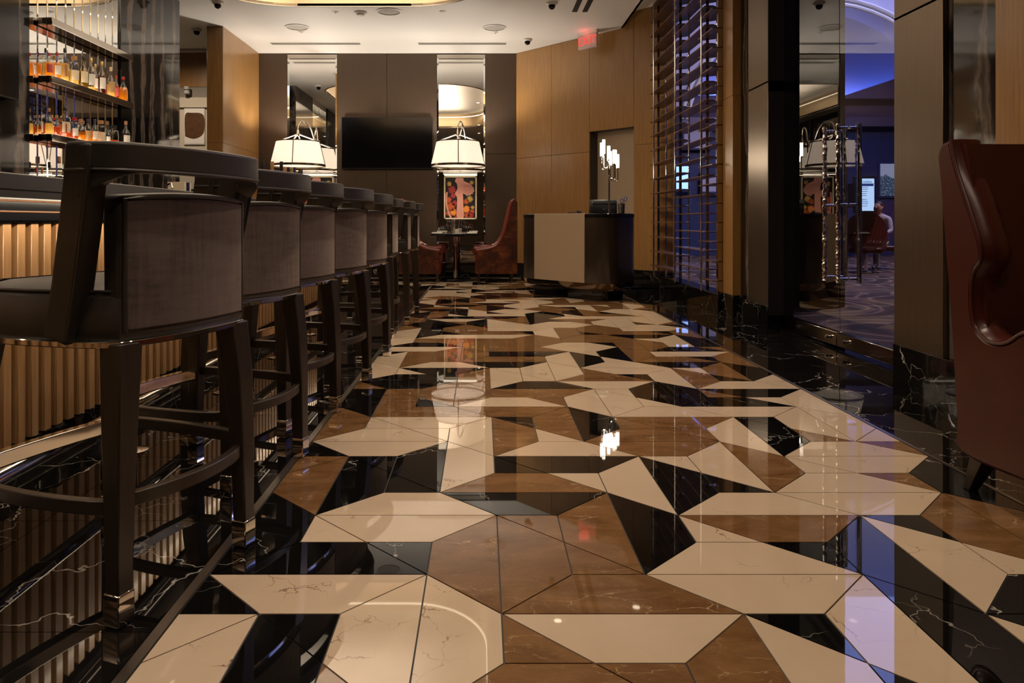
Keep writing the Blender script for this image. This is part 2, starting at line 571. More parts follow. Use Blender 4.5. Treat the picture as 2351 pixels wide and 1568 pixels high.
# colours seen in the photograph, keyed by the pixel of each tile's middle
SEEN = {}
for k, s in {'C': '''1914,1556 404,1556 2038,1463 1449,1463 1056,1463 860,1463 447,1444 1764,1362 710,1362 2330,1292 2178,1280 1701,1280 1633,1223 750,1223 925,1212
2006,1156 1739,1156 939,1156 1939,1108 1445,1108 1339,1100 1871,1073 1996,1066 1651,1066 1077,1066 1551,1060 1938,1030 1294,1030 864,1030 2015,1003 1267,1003 1686,998 1081,998 879,998 998,993
874,974 1938,970 1843,970 987,970 1713,945 1533,945 1501,926 1853,922 1426,922 1341,922 1170,922 1776,919 1421,899 1706,884 1396,884 1791,881 1770,870 1224,870 1531,867 1162,867 934,854 1442,852
1301,852 1230,852 876,852 1592,849 1171,849 1429,838 1022,838 1407,827 1286,825 895,825 1522,815 1592,813 1351,811 899,803 1333,802 970,802 1551,793 1325,791 1543,782 923,782 1494,780 1147,773 1038,773 1252,764 935,764''',
'B': '''1272,1591 1523,1567 1698,1556 782,1616 1222,1482 1413,1362 1361,1292 1225,1280 1066,1280 2374,1212 2229,1212 1794,1212 1359,1212 1237,1202 1198,1108 705,1108 2071,1100 1766,1066 718,1060 1509,1030 2053,1024
1879,1003 1484,998 1182,998 1597,993 1450,974 1558,970 1273,970 797,970 1174,945 994,945 914,922 1268,919 1645,905 1154,905 1248,902 1086,902 1005,902 939,899 840,887 1605,867 1383,867 1088,867 1362,854 1655,852
1013,827 1677,825 1546,825 1155,825 960,825 1231,823 1467,813 1091,813 1028,813 977,811 1212,802 1642,800 1199,793 1500,791 1442,791 1150,791 1092,791 1044,790 1309,783 970,783 1374,782 1261,782 1205,782 1036,782 1158,780 1365,773 1568,764 1462,764 1304,764 1146,764''',
'K': '''620,1556 2150,1616 2235,1463 1860,1444 704,1444 494,1377 2467,1362 2019,1280 748,1280 1874,1268 936,1268 1504,1212 635,1212 2094,1202 1206,1156 1678,1115 929,1115 2185,1108 1569,1108 828,1108 1174,1073 1307,1066
962,1066 869,1060 735,1036 1787,998 1368,970 1758,966 1192,966 984,926 1682,922 829,922 1735,902 1573,902 1492,902 831,899 1242,884 932,884 1671,870 940,867 1467,864 1027,864 1725,852 1018,852 1564,838 1157,838
1351,825 1619,823 1143,815 1404,813 1216,813 894,811 1575,802 1629,793 975,791 1391,790 1599,782 1474,773 1350,766 1031,766 988,764 1522,763'''}.items():
    for q in s.split():
        a, b = q.split(','); SEEN[(int(a), int(b))] = k
TMAT = {'C': 'cream_marble', 'B': 'brown_marble', 'K': 'black_marble'}
floor = MB().box(-6.2, 2.75, -4, 12.5, -.05, -.004).build('floor', 'grout')
struct(floor)
tl = []
R_ = random.Random(5)
for poly in mosaic(-4, 9, 7, 62):
    cx = sum(p[0] for p in poly) / len(poly); cy = sum(p[1] for p in poly) / len(poly)
    u = U0 + F * gx(cx) / gy(cy); v = V0 + F * H / gy(cy)
    best = min(SEEN, key=lambda q: (q[0] - u) ** 2 + (q[1] - v) ** 2)
    k = SEEN[best] if abs(best[0] - u) < 2.2 and abs(best[1] - v) < 2.2 else R_.choices('CBK', (.42, .34, .24))[0]
    tl.append((cy, poly, k))
tl.sort(key=lambda t: t[0])
cache = {}
def tile_poly(poly): return inset([(gx(c), gy(r)) for c, r in poly], .0021)
for cy, poly, k in tl[:300]:
    c0, r0 = poly[0]
    i0 = poly.index(min(poly)); pl = poly[i0:] + poly[:i0]; c0, r0 = pl[0]
    rel = tuple((c - c0, r - r0) for c, r in pl); key = (rel, k)
    if key not in cache:
        q = inset([(G * a, G * b) for a, b in rel], .0021)
        o = MB().prism(q, -.004, 0, bottom=False).build('tile', TMAT[k])
        cache[key] = o.data
    else:
        o = bpy.data.objects.new('tile', cache[key]); C.objects.link(o)
    o.parent = floor; o.location = (gx(c0), gy(r0), 0)
mb = MB()
rest = [(p, k) for _, p, k in tl[300:]] + [(p, R_.choices('CBK', (.42, .34, .24))[0]) for p in mosaic(-20, -4, 54, 62)]
for p, k in rest:
    mb.cur = 'CBK'.index(k); mb.prism(tile_poly(p), -.004, 0, bottom=False)
o = mb.build('far_tiles', [TMAT[k] for k in 'CBK'], floor); o['kind'] = 'stuff'
# black border slabs, laid in courses
def slab(x0, x1, y0, y1):
    o = MB().box(x0 + .0012, x1 - .0012, y0 + .0012, y1 - .0012, -.004, 0).build('granite_slab', 'black_slab', floor)
YL = gy(54)
y = -1.43
while y < YL - .01:
    y1 = min(y + .62, YL)
    slab(-1.385, -.765, y, y1); slab(-2.0, -1.385, y, y1)
    y = y1
y = -1.2
while y < 10.1:
    y1 = y + .83
    slab(1.827, 2.17, y, y1); slab(2.17, XR, y, y1)
    y = y1
slab(XR, XD + .09, 4.41, 6.37)
slab(-.735, 1.807, -1.4, -.2); slab(-.735, 1.807, -.2, gy(7))
slab(1.827, 2.4, 10.1, 10.35)
struct(MB().box(-.763, -.737, -1.4, YL, -.004, .0015).build('trim_1', 'steel', None))
struct(MB().box(1.809, 1.825, -1.4, 10.3, -.004, .0012).build('trim_2', 'steel', None))

# ------------------------------------------------------------------ CEILING with gold oval tray
hole = rrect(-3.45, .06, 2.6, 9.58, 1.0, 10)
bm = bmesh.new()
outer = [(-6.2, -4), (2.08, -4), (2.08, 10.68), (.579, YB), (-6.2, YB)]
def loop_edges(pts, z):
    vs = [bm.verts.new((p[0], p[1], z)) for p in pts]
    return [bm.edges.new((vs[i], vs[(i + 1) % len(vs)])) for i in range(len(vs))]
ed = loop_edges(outer, CEIL) + loop_edges(hole, CEIL)
bmesh.ops.triangle_fill(bm, use_beauty=True, use_dissolve=False, edges=ed)
r = bmesh.ops.extrude_face_region(bm, geom=bm.faces[:])
bmesh.ops.translate(bm, vec=(0, 0, .03), verts=[e for e in r['geom'] if isinstance(e, bmesh.types.BMVert)])
bmesh.ops.recalc_face_normals(bm, faces=bm.faces)
me = bpy.data.meshes.new('ceiling'); bm.to_mesh(me); bm.free(); me.materials.append(M['ceiling_paint'])
ceil = bpy.data.objects.new('ceiling', me); C.objects.link(ceil); struct(ceil)
def ring_wall(pts, z0, z1, t):
    mb = MB(); q = inset(pts, -t)
    mb.rings([[(p[0], p[1], z) for p in pp] for pp, z in ((pts, z0), (pts, z1), (q, z1), (q, z0))], closed=True)
    return mb
ring_wall(hole, CEIL - .004, CEIL + .40, .03).build('tray_rim', 'brushed_brass', ceil, smooth=True)
MB().prism(inset(hole, -.03), CEIL + .40, CEIL + .43).build('tray_top', 'ceiling_paint', ceil)
ring_wall(inset(hole, .0), CEIL - .012, CEIL + .004, .012).build('tray_lip', 'smoke_chrome', ceil, smooth=True)
# LED ledge in the tray
ring_wall(inset(hole, .012), CEIL + .30, CEIL + .315, .010).build('tray_led', 'led_warm', ceil)
struct(MB().box(2.08, 2.85, -4, 10.9, 4.02, 4.06).box(2.05, 2.08, -4, 10.7, CEIL, 4.06).build('ceiling_raised', 'ceiling_paint'))

# ceiling fittings
def fitting(kind, loc, label):
    if kind == 'speaker':
        t = thing('ceiling_speaker', label, 'speaker', loc, group='ceiling speakers')
        MB().lathe([(.175, -.006), (.165, -.012), (.150, -.012), (.150, -.002), (.175, -.001)], 32, cap=False).build('rim', 'white_plastic', t, smooth=True)
        MB().lathe([(.150, -.004), (.02, -.008)], 32).build('grille', 'grey_plastic', t, smooth=True)
    elif kind == 'camera':
        t = thing('dome_camera', label, 'camera', loc, group='dome cameras')
        MB().lathe([(.075, -.001), (.075, -.012), (.062, -.03), (.048, -.034)], 24).build('housing', 'white_plastic', t, smooth=True)
        MB().lathe([(.046, -.03), (.045, -.055), (.034, -.078), (.014, -.09)], 20).build('dome', 'black_gloss', t, smooth=True)
    elif kind == 'sprinkler':
        t = thing('sprinkler', label, 'sprinkler', loc, group='ceiling sprinklers')
        MB().lathe([(.042, -.001), (.042, -.006), (.034, -.010)], 20).build('cover_plate', 'white_plastic', t, smooth=True)
        MB().lathe([(.012, -.009), (.012, -.018), (.004, -.02)], 10).build('head', 'chrome', t, smooth=True)
    elif kind == 'detector':
        t = thing('smoke_detector', label, 'detector', loc)
        MB().lathe([(.085, -.001), (.085, -.018), (.07, -.022)], 24).build('base', 'white_plastic', t, smooth=True)
        MB().lathe([(.055, -.02), (.05, -.045), (.02, -.052)], 20).build('sensor_dome', 'white_plastic', t, smooth=True)
def cz(u, v):
    Y = (CEIL - H) * F / (V0 - v); return ((u - U0) * Y / F, Y, CEIL)
fitting('speaker', cz(682, 62), 'round ceiling speaker above the left table lamp')
fitting('speaker', cz(1135, 63), 'round ceiling speaker above the right table lamp')
fitting('speaker', cz(893, 26), 'round ceiling speaker near the gold oval ceiling tray')
fitting('detector', cz(828, 28), 'small white smoke detector left of the middle ceiling speaker')
fitting('sprinkler', cz(692, 73), 'small sprinkler cap just below the left ceiling speaker')
fitting('sprinkler', cz(1137, 74), 'small sprinkler cap just below the right ceiling speaker')
fitting('sprinkler', cz(770, 27), 'small sprinkler cap left of the smoke detector')
fitting('sprinkler', cz(1016, 26), 'small sprinkler cap right of the middle ceiling speaker')
fitting('camera', cz(1267, 6), 'black dome camera beside the two black ceiling slots')
fitting('camera', cz(1211, 90), 'black dome camera above the wood panelled angled wall')
fitting('camera', cz(500, 4), 'black dome camera left of the gold ceiling tray')
fitting('camera', (-4.25, 10.75, CEIL), 'black dome camera in the alcove left of the wood pier')
def vent(x0, x1, y, label):
    t = thing('linear_vent', label, 'vent', ((x0 + x1) / 2, y, CEIL), group='long slot vents')
    hw = (x1 - x0) / 2
    for dy in (-.035, .035):
        MB().box(-hw, hw, dy - .013, dy + .013, -.004, -.0005).build('slot', 'slot_black', t)
    for dy in (-.055, 0, .055):
        MB().box(-hw - .01, hw + .01, dy - .006, dy + .006, -.006, -.0005).build('flange', 'white_plastic', t)
vent(-3.39, -1.97, 11.62, 'long double slot ceiling vent above the left mirror')
vent(-1.02, .38, 11.62, 'long double slot ceiling vent above the right mirror')
vent(-5.2, -4.05, 12.0, 'double slot ceiling vent in the alcove left of the wood pier')
t = thing('slot_diffuser', 'pair of wide black ceiling slots near the exit sign', 'vent', (1.33, 8.7, CEIL))
for dx in (-.07, .07):
    MB().box(dx - .035, dx + .035, -1.2, 1.16, -.004, -.0005).build('slot', 'slot_black', t)

# ------------------------------------------------------------------ WALLS
# back wall: bronze panels and two tall mirrors
wb = struct(MB().box(-6.2, 1.2, YB + .02, YB + .2, 0, CEIL + .1).build('wall_back', 'jamb_bronze'))
def panel(x0, x1, z0, z1, y=YB, mat='wall_bronze', name='panel', par=None, t=.03):
    return MB().box(x0 + .0025, x1 - .0025, y, y + t, z0 + .0025, z1 - .0025).build(name, mat, par or wb, bevel=.0015, seg=1)
for x0, x1 in ((-3.80, -3.316), (-2.47, -1.625), (-1.625, -.7715), (.052, .579)):
    panel(x0, x1, .25, 2.10); panel(x0, x1, 2.10, CEIL)
struct(MB().box(-3.80, .60, YB - .015, YB + .02, 0, .25).build('baseboard_back', 'black_slab', bevel=.002, seg=1))
for x0, x1, lab, g in ((-3.316, -2.47, 'tall narrow wall mirror behind the left table lamp', 0), (-.7715, .052, 'tall narrow wall mirror behind the right table lamp and picture', 1)):
    t = thing('wall_mirror', lab, 'mirror', ((x0 + x1) / 2, YB, .25), group='tall wall mirrors')
    hw = (x1 - x0) / 2
    MB().box(-hw + .03, hw - .03, .008, .018, .03, CEIL - .25 - .10).build('mirror_glass', 'mirror', t)
    for s in (-1, 1):
        MB().prism([(s * (hw - .002), -.004), (s * (hw - .002), .018), (s * (hw - .03), .018), (s * (hw - .03), .006)], .0, CEIL - .25 - .09).build('bevel_strip', 'bevel_mirror', t)
    MB().box(-hw + .002, hw - .002, -.002, .016, CEIL - .25 - .09, CEIL - .25 - .02).build('top_strip', 'smoke_chrome', t)
    MB().box(-hw + .002, hw - .002, -.002, .016, 0, .03).build('bottom_strip', 'smoke_chrome', t)

# angled wood wall on the right of the back wall
A0 = Vector((.579, YB, 0)); AD = Vector((1, -1.07, 0)).normalized(); AN = Vector((AD.y, -AD.x, 0))   # AN points into the room
if AN.dot(Vector((-1, -1, 0))) < 0: AN = -AN
wd_ = bpy.data.objects.new('wall_angled', None); C.objects.link(wd_); struct(wd_)
wd_.location = A0; wd_.rotation_euler = (0, 0, math.atan2(AD.y, AD.x))
# local: x along wall, y into the wall (away from room) or room?
ly = 1 if (Matrix.Rotation(math.atan2(AD.y, AD.x), 3, 'Z') @ Vector((0, 1, 0))).dot(AN) > 0 else -1
def wallu(u):    # distance along the angled wall where pixel column u hits it
    k = (u - U0) / F
    return (k * A0.y - A0.x) / (AD.x - k * AD.y)
def apanel(s0, s1, z0, z1, proud=0.0, mat='honey_wood', name='panel', th=.03):
    a, b = sorted((ly * (proud - th), ly * proud))
    return MB().box(s0 + .002, s1 - .002, a, b, z0 + .002, z1 - .002).build(name, mat, wd_, bevel=.0015, seg=1)
s1, s2, s3, s4 = wallu(1266), wallu(1353), wallu(1455), 3.05
a, b = sorted((-.30 * ly, -.21 * ly))
MB().box(-.1, 2.75, a, b, 0, 4.1).build('backing', 'jamb_bronze', wd_)
for q0, q1 in ((0, s1), (s1, s2)):
    apanel(q0, q1, .24, 2.02); apanel(q0, q1, 2.02, CEIL)
apanel(s2, s3, 2.33, 4.06)                                   # panel above the niche
apanel(s3, s4, .24, 2.06); apanel(s3, s4, 2.06, 4.06)
a, b = sorted((-.20 * ly, -.19 * ly))
MB().box(s2, s3, a, b, .24, 2.4).build('niche_back', 'greige', wd_)
a, b = sorted((-.19 * ly, -.03 * ly))
MB().box(s2 - .01, s2 + .012, a, b, .24, 2.34).build('niche_side', 'dark_wood', wd_)
MB().box(s3 - .012, s3 + .01, a, b, .24, 2.34).build('niche_side', 'honey_wood', wd_)
MB().box(s2, s3, a, b, 2.325, 2.345).build('niche_soffit', 'dark_wood', wd_)
a, b = sorted((-.03 * ly, .012 * ly))
MB().box(0, s4, a, b, 0, .24).build('baseboard_angled', 'black_slab', wd_, bevel=.002, seg=1)

# wood pier on the left and alcove behind it
pier = sroot('wall_pier', (-3.9, 11.4, 0))
for z0, z1 in ((.25, 2.10), (2.10, CEIL)):
    for y0, y1 in ((10.615, 11.45), (11.45, YB)):
        MB().box(.07, .10, y0 - 11.4 + .0015, y1 - 11.4 - .0015, z0 + .0015, z1 - .0015).build('panel', 'honey_wood', pier, bevel=.001, seg=1)
    MB().box(-.135, .10, 10.585 - 11.4, 10.613 - 11.4, z0 + .0015, z1 - .0015).build('panel', 'honey_wood', pier, bevel=.001, seg=1)
MB().box(-.13, .07, 10.62 - 11.4, .9, 0, CEIL).build('core', 'jamb_bronze', pier)
MB().box(-.14, .115, 10.57 - 11.4, .89, 0, .25).build('baseboard_pier', 'black_slab', pier)
# alcove
alc = sroot('wall_alcove', (-5, YB, 0))
MB().box(-1.2, 1.0, -.03, .02, 3.235, CEIL).build('wood_header', 'honey_wood', alc)
MB().box(-.165, -.155, -.033, -.029, 3.235, CEIL).build('seam', 'slot_black', alc)
MB().box(-1.2, 1.0, -.02, .02, 3.05, 3.235).build('grey_band', 'grey_wall', alc)
MB().box(-1.2, 1.0, -.06, .02, 2.88, 3.05).build('light_band', 'light_wall', alc)
MB().box(-1.2, 1.0, -.02, .02, 0, 2.88).build('wall_panel', 'light_wall', alc)
MB().box(-.25, -.19, -.05, -.02, 0, 2.86).build('dark_reveal', 'dark_wood', alc)
MB().box(-.62, -.27, -.05, -.02, .1, 2.86).build('cabinet_door', 'light_wall', alc, bevel=.003)
t = thing('framed_print', 'white framed print with a brown shape, in the alcove', 'picture', (-4.93, YB - .022, 2.25))
MB().box(-.13, .22, -.02, 0, 0, .62).build('frame', 'white_plastic', t, bevel=.002, seg=1)
MB().box(-.115, .205, -.024, -.020, .015, .605).build('mount', 'paper', t)
bs = smoothpath([(-.11, .14, 0), (-.11, .5, 0), (.0, .54, 0), (.2, .5, 0), (.2, .2, 0), (.05, .1, 0), (-.11, .14, 0)], 5)
MB().prism_axis([(p.x, p.y) for p in bs][:-1], -.026, -.024, 'y').build('brown_shape', 'walnut', t)
t = thing('track_spotlight', 'small grey cylindrical spotlight in the alcove', 'spotlight', (-4.98, YB - .12, 3.22))
MB().lathe([(.05, 0), (.05, -.12), (.045, -.125)], 16).build('barrel', 'grey_plastic', t, smooth=True)
MB().lathe([(.051, -.05), (.051, -.065)], 16).build('band', 'black_plastic', t, smooth=True)
MB().box(-.012, .012, 0, .10, -.01, .012).build('bracket', 'black_plastic', t)
struct(MB().box(-6.3, -6.2, 9.3, YB, 0, CEIL).build('wall_alcove_side', 'grey_wall'))

# back bar wall: streaked black marble with a recess of bevelled mirror strips
wl = struct(MB().box(-4.3, XW - .03, -4, 9.35, 0, CEIL).build('wall_left', 'jamb_bronze'))
def mslab(y0, y1, z0, z1):
    MB().box(XW - .028, XW, y0 + .001, y1 - .001, z0, z1).build('marble_slab', 'streak_marble', wl, bevel=.001, seg=1)
for y0, y1 in ((-4, -.9), (-.9, 2.2), (2.2, 4.6), (4.6, 6.27), (7.86, 9.35)):
    mslab(y0, y1, 0, CEIL)
mslab(6.27, 7.86, 0, 1.0)
MB().box(-4.3, XW, 9.352, 9.38, 0, CEIL).build('marble_slab', 'streak_marble', wl)
pitch = (7.86 - 6.27) / 11
t = thing('mirror_wall', 'wall of narrow vertical bevelled mirror strips behind the bottle shelves', 'mirror', (XW, 7.06, 1.0))
mstrip = None
hz = CEIL - 1.0 - .005
for k in range(11):
    y0 = 6.27 + pitch * k - 7.06
    if mstrip is None:
        b_ = .012
        mb = MB()
        zz0, zz1 = 0, hz
        mb.v = [(-.024, 0, zz0), (-.024, pitch - .002, zz0), (-.024, pitch - .002, zz1), (-.024, 0, zz1),
                (-.020, b_, zz0 + b_), (-.020, pitch - .002 - b_, zz0 + b_), (-.020, pitch - .002 - b_, zz1 - b_), (-.020, b_, zz1 - b_)]
        mb.cur = 0; mb.face([4, 5, 6, 7])
        mb.cur = 1
        for i in range(4):
            j = (i + 1) % 4; mb.face([i, j, 4 + j, 4 + i])
        o = mb.build('mirror_strip', ['mirror', 'bevel_mirror'], t)
        mstrip = o.data
    else:
        o = bpy.data.objects.new('mirror_strip', mstrip); C.objects.link(o); o.parent = t
    o.location = (0, y0, 0)
# shelves
XS = -3.805
SH = [(2.689, 'highest glossy bottle shelf, carrying nothing'), (2.174, 'glossy back bar shelf carrying the upper row of bottles'), (1.658, 'glossy back bar shelf carrying the lower row of bottles')]
for z, lab in SH:
    t = thing('bottle_shelf', lab, 'shelf', (XW, 7.22, z), group='back bar shelves')
    MB().box(.0, XS - XW, -.83, .656, .006, .066).build('shelf_body', 'shelf_metal', t, bevel=.002, seg=1)
    MB().box(.0, XS - XW + .003, -.833, .659, 0, .006).build('metal_edge', 'chrome', t)
    MB().box(.012, .10, -.80, .62, .066, .068).build('glow_panel', 'led_warm' if z < 2.5 else 'white_plastic', t)
t = thing('back_counter', 'dark counter along the back bar below the mirrors', 'counter', (-3.63, 6.0, 0))
MB().box(-.28, .22, -3.4, 3.2, .1, 1.02).build('cabinet_body', 'black_gloss', t)
MB().box(-.28, .25, -3.4, 3.2, 1.02, 1.06).build('worktop', 'black_slab', t, bevel=.003)
MB().box(-.27, -.25, -.62 + 1.05, .62 + 1.05, 1.06, 1.068).build('led_strip', 'led_warm', t)
for k in range(8):
    MB().box(.221, .235, -3.36 + k * .815, -3.36 + k * .815 + .79, .14, .99).build('cabinet_front', 'black_gloss', t, bevel=.002, seg=1)
t = thing('television', 'black flat television cut off by the left edge of the photo', 'television', (-3.88, 5.35, 1.95))
MB().box(-.02, .035, -.75, .65, 0, .84).build('body', 'black_plastic', t, bevel=.004)
MB().box(.035, .037, -.74, .64, .015, .83).build('screen', 'screen_black', t)
MB().box(-.048, -.02, -.2, .2, .3, .55).build('bracket', 'black_plastic', t)

# wall behind the photographer and side returns
struct(MB().box(-4.3, 3.0, -4.2, -4, 0, 4.1).build('wall_front', 'wall_bronze'))

# right wall --------------------------------------------------
wr = sroot('wall_right', (XR, 5, 0))
def rp(name, y0, y1, x0, x1, z0, z1, mat, bevel=.0015):
    return MB().box(x0 - XR, x1 - XR, y0 - 5, y1 - 5, z0, z1).build(name, mat, wr, bevel=bevel, seg=1)
for z0, z1 in ((.22, 2.19), (2.193, 4.02)):
    rp('wood_post', 7.12, 7.405, 2.47, 2.62, z0, z1, 'honey_wood')
    rp('bronze_panel', 6.37, 6.84, XR - .0, XR + .12, z0 - .02, z1, 'pillar_bronze')
    rp('bronze_panel', 3.95, 4.417, XR - .0, XR + .12, z0 - .02, z1, 'pillar_bronze')
    rp('jamb_panel', 6.365, 6.373, XR + .002, XD, z0 - .1, z1, 'jamb_bronze')
    rp('jamb_panel', 4.414, 4.421, XR + .002, XD, z0 - .1, z1, 'jamb_bronze')
rp('marble_strip', 6.843, 7.118, XR + .03, XR + .12, .2, 4.02, 'streak_marble')
rp('marble_strip', 3.48, 3.947, XR + .03, XR + .12, .2, 4.02, 'streak_marble')
for z0, z1 in ((.22, 2.19), (2.193, 4.02)):
    rp('wood_panel', 1.9, 3.476, 2.47, 2.62, z0, z1, 'honey_wood'); rp('wood_panel', -4, 1.897, 2.47, 2.62, z0, z1, 'honey_wood')
rp('granite_base', 7.10, 7.42, 2.462, 2.62, 0, .22, 'black_slab')
rp('granite_base', 6.37, 7.10, XR - .008, 2.62, 0, .20, 'black_slab')
rp('granite_base', 3.48, 4.417, XR - .008, 2.62, 0, .20, 'black_slab')
rp('granite_base', -4, 3.478, 2.462, 2.62, 0, .22, 'black_slab')
rp('granite_base', 7.42, 10.25, 2.42, 2.62, 0, .20, 'black_slab')
rp('backing', 2.0, 4.41, 2.64, 2.75, 0, 4.06, 'jamb_bronze', 0)
rp('backing', -4, 2.0, 2.64, 2.75, 0, 4.06, 'jamb_bronze', 0)
rp('backing', 6.38, 7.405, 2.64, 2.75, 0, 4.06, 'jamb_bronze', 0)
rp('door_header', 4.41, 6.38, 2.62, 2.72, 3.72, 4.06, 'jamb_bronze', 0)

# glass doors
def rope(mb, x, y, z0, z1, r, seed):
    rr = random.Random(seed); n = int((z1 - z0) / .014)
    path = []; rad = []
    for k in range(n + 1):
        z = z0 + (z1 - z0) * k / n
        path.append((x + rr.uniform(-.003, .003), y + rr.uniform(-.003, .003), z)); rad.append(r * rr.uniform(.72, 1.15))
    mb.tube(path, rad, 9)
def door(name, y0, y1, yh):
    d = sroot(name, (XD, (y0 + y1) / 2, 0)); hw = (y1 - y0) / 2
    MB().box(0, .012, -hw + .003, hw - .003, .125, 3.70).build('glass_pane', 'door_glass', d)
    MB().box(-.022, .034, -hw + .003, hw - .003, .02, .125).build('kick_rail', 'smoke_chrome', d, bevel=.006, seg=2)
    MB().box(-.016, .028, -hw + .003, hw - .003, 3.62, 3.72).build('top_rail', 'smoke_chrome', d, bevel=.004)
    yl = yh - (y0 + y1) / 2
    for sx in (-1, 1):
        x = -.07 if sx < 0 else .085
        mb = MB(); rope(mb, x, yl, .50, 1.66, .017, int(yh * 100) + sx) if sx < 0 else mb.tube([(x, yl, .50), (x, yl, 1.66)], .017, 12)
        h = mb.build('pull_handle', 'chrome', d, smooth=True)
        for z in (.53, 1.07, 1.63):
            xa, xb = (x, 0) if sx < 0 else (.012, x)
            MB().tube([(xa, yl, z), (xb, yl, z)], .010, 10).lathe([(.018, z - .006), (.018, z + .006)], 10, ((xa + xb) / 2, yl, 0)).build('standoff', 'chrome', h, smooth=True)
    kx = -.022
    ky = yl * .93
    MB().tube([(kx, ky, .075), (kx - .012, ky, .075), (kx - .014, ky, .075), (kx - .030, ky, .075)], [.010, .010, .016, .012], 12).build('lock_knob', 'chrome', d, smooth=True)
    return d
door('door_1', 5.378, 6.365, 5.46)
door('door_2', 4.421, 5.374, 5.255)

# louvre screen
t = thing('louvre_screen', 'tall screen of horizontal walnut slats on chrome rods between wood wall and doors', 'screen', (2.45, 8.7, .2))
RODS = [9.957, 8.85, 7.79]
bays = [(RODS[1] - .13, RODS[0] + .22, 0), (RODS[2] - .13, RODS[1] + .13, 1), (7.41, RODS[2] + .13, 0)]
for y0, y1, odd in bays:
    L = (y1 - y0); mid = (y0 + y1) / 2 - 8.7
    tip0 = .0 if y0 < 7.5 else .07
    poly = [(-.09, -L / 2 + tip0 * .2), (.0, -L / 2 - tip0 * .0), (.09, -L / 2 + tip0), (.09, L / 2 - .07), (-.02, L / 2), (-.09, L / 2 - .03)]
    dat = None
    z = .33 + (.1 if odd else 0)
    while z < 3.98:
        if dat is None:
            o = MB().prism(poly, 0, .012).build('slat', 'walnut', t, bevel=.002, seg=1); dat = o
        else:
            o = dat.copy(); C.objects.link(o); o.parent = t
        o.location = (0, mid, z - .2)
        z += .2
for y in RODS:
    for x in (-.085, .085):
        MB().tube([(x, y - 8.7, 0), (x, y - 8.7, 3.82)], .011, 10).build('rod', 'chrome', t, smooth=True)
    MB().box(-.03, .0, y - 8.7 + .012, y - 8.7 + .03, 0, 3.82).build('post', 'smoke_chrome', t)
MB().box(-.03, .03, -1.29, -1.26, 0, 3.82).build('post', 'smoke_chrome', t)

# ------------------------------------------------------------------ BAR
simple('fascia_black', (.004, .004, .005), .18, 0, .05)
simple('bar_top', (.060, .052, .047), .34)
bar = thing('bar_counter', 'long bar with vertical wood slat front and dark counter top', 'bar', (-1.9, 4.8, 0))
Y0, Y1 = .4 - 4.8, 8.9 - 4.8
MB().box(-.60, .14, Y0, Y1, .12, 1.05).build('body', 'dark_wood', bar)
MB().box(-.60, .17, Y0 - .01, Y1 + .01, 0, .12).build('plinth', 'black_slab', bar, bevel=.002, seg=1)
MB().box(.14, .205, Y0, Y1, .953, 1.05).build('fascia', 'fascia_black', bar)
MB().box(.14, .1845, Y0, Y1, .945, .953).build('metal_trim', 'black_plastic', bar)
MB().box(-.70, .37, Y0 - .05, Y1 + .06, 1.05, 1.108).build('counter_top', 'bar_top', bar, bevel=.006)
for z in (.985, 1.025):
    MB().tube([(.207, Y0 + .05, z), (.207, Y1 - .05, z)], .004, 8).build('fascia_line', 'walnut', bar, smooth=True)  # thin brown horizontal lines along the fascia
sl = None
k = 0
y = Y0 + .03
while y < Y1 - .05:
    if sl is None:
        sl = MB().box(0, .04, -.023, .023, .125, .944).build('slat', 'slat_wood', bar, bevel=.002, seg=1); o = sl
    else:
        o = sl.copy(); C.objects.link(o); o.parent = bar
    o.location = (.14, y, 0)
    y += .081
# warm LED line under the counter overhang washing the slats
MB().box(.345, .350, Y0 + .05, Y1 - .05, 1.030, 1.0495).build('led_strip', 'led_bar', bar)
MB().box(.350, .368, Y0 - .04, Y1 + .05, 1.028, 1.051).build('nose_lip', 'bar_top', bar)

fr = thing('foot_rail', 'polished chrome foot rail running along the bar front', 'foot rail', (-1.44, 4.8, 0))
MB().tube([(0, Y0, .185), (0, Y1, .185)], .026, 16).build('rail', 'chrome', fr, smooth=True)
for yy in (.95, 1.97, 2.99, 4.01, 5.03, 6.05, 7.07, 8.09):
    p = yy - 4.8
    MB().tube([(0, p, .006), (0, p, .17)], .011, 10).build('post', 'chrome', fr, smooth=True)
    MB().lathe([(.055, 0), (.055, .004), (.02, .012)], 20, (0, p, .001)).build('flange', 'chrome', fr, smooth=True)
    MB().tube([(0, p - .03, .185), (0, p + .03, .185)], .031, 16).build('collar', 'chrome', fr, smooth=True)

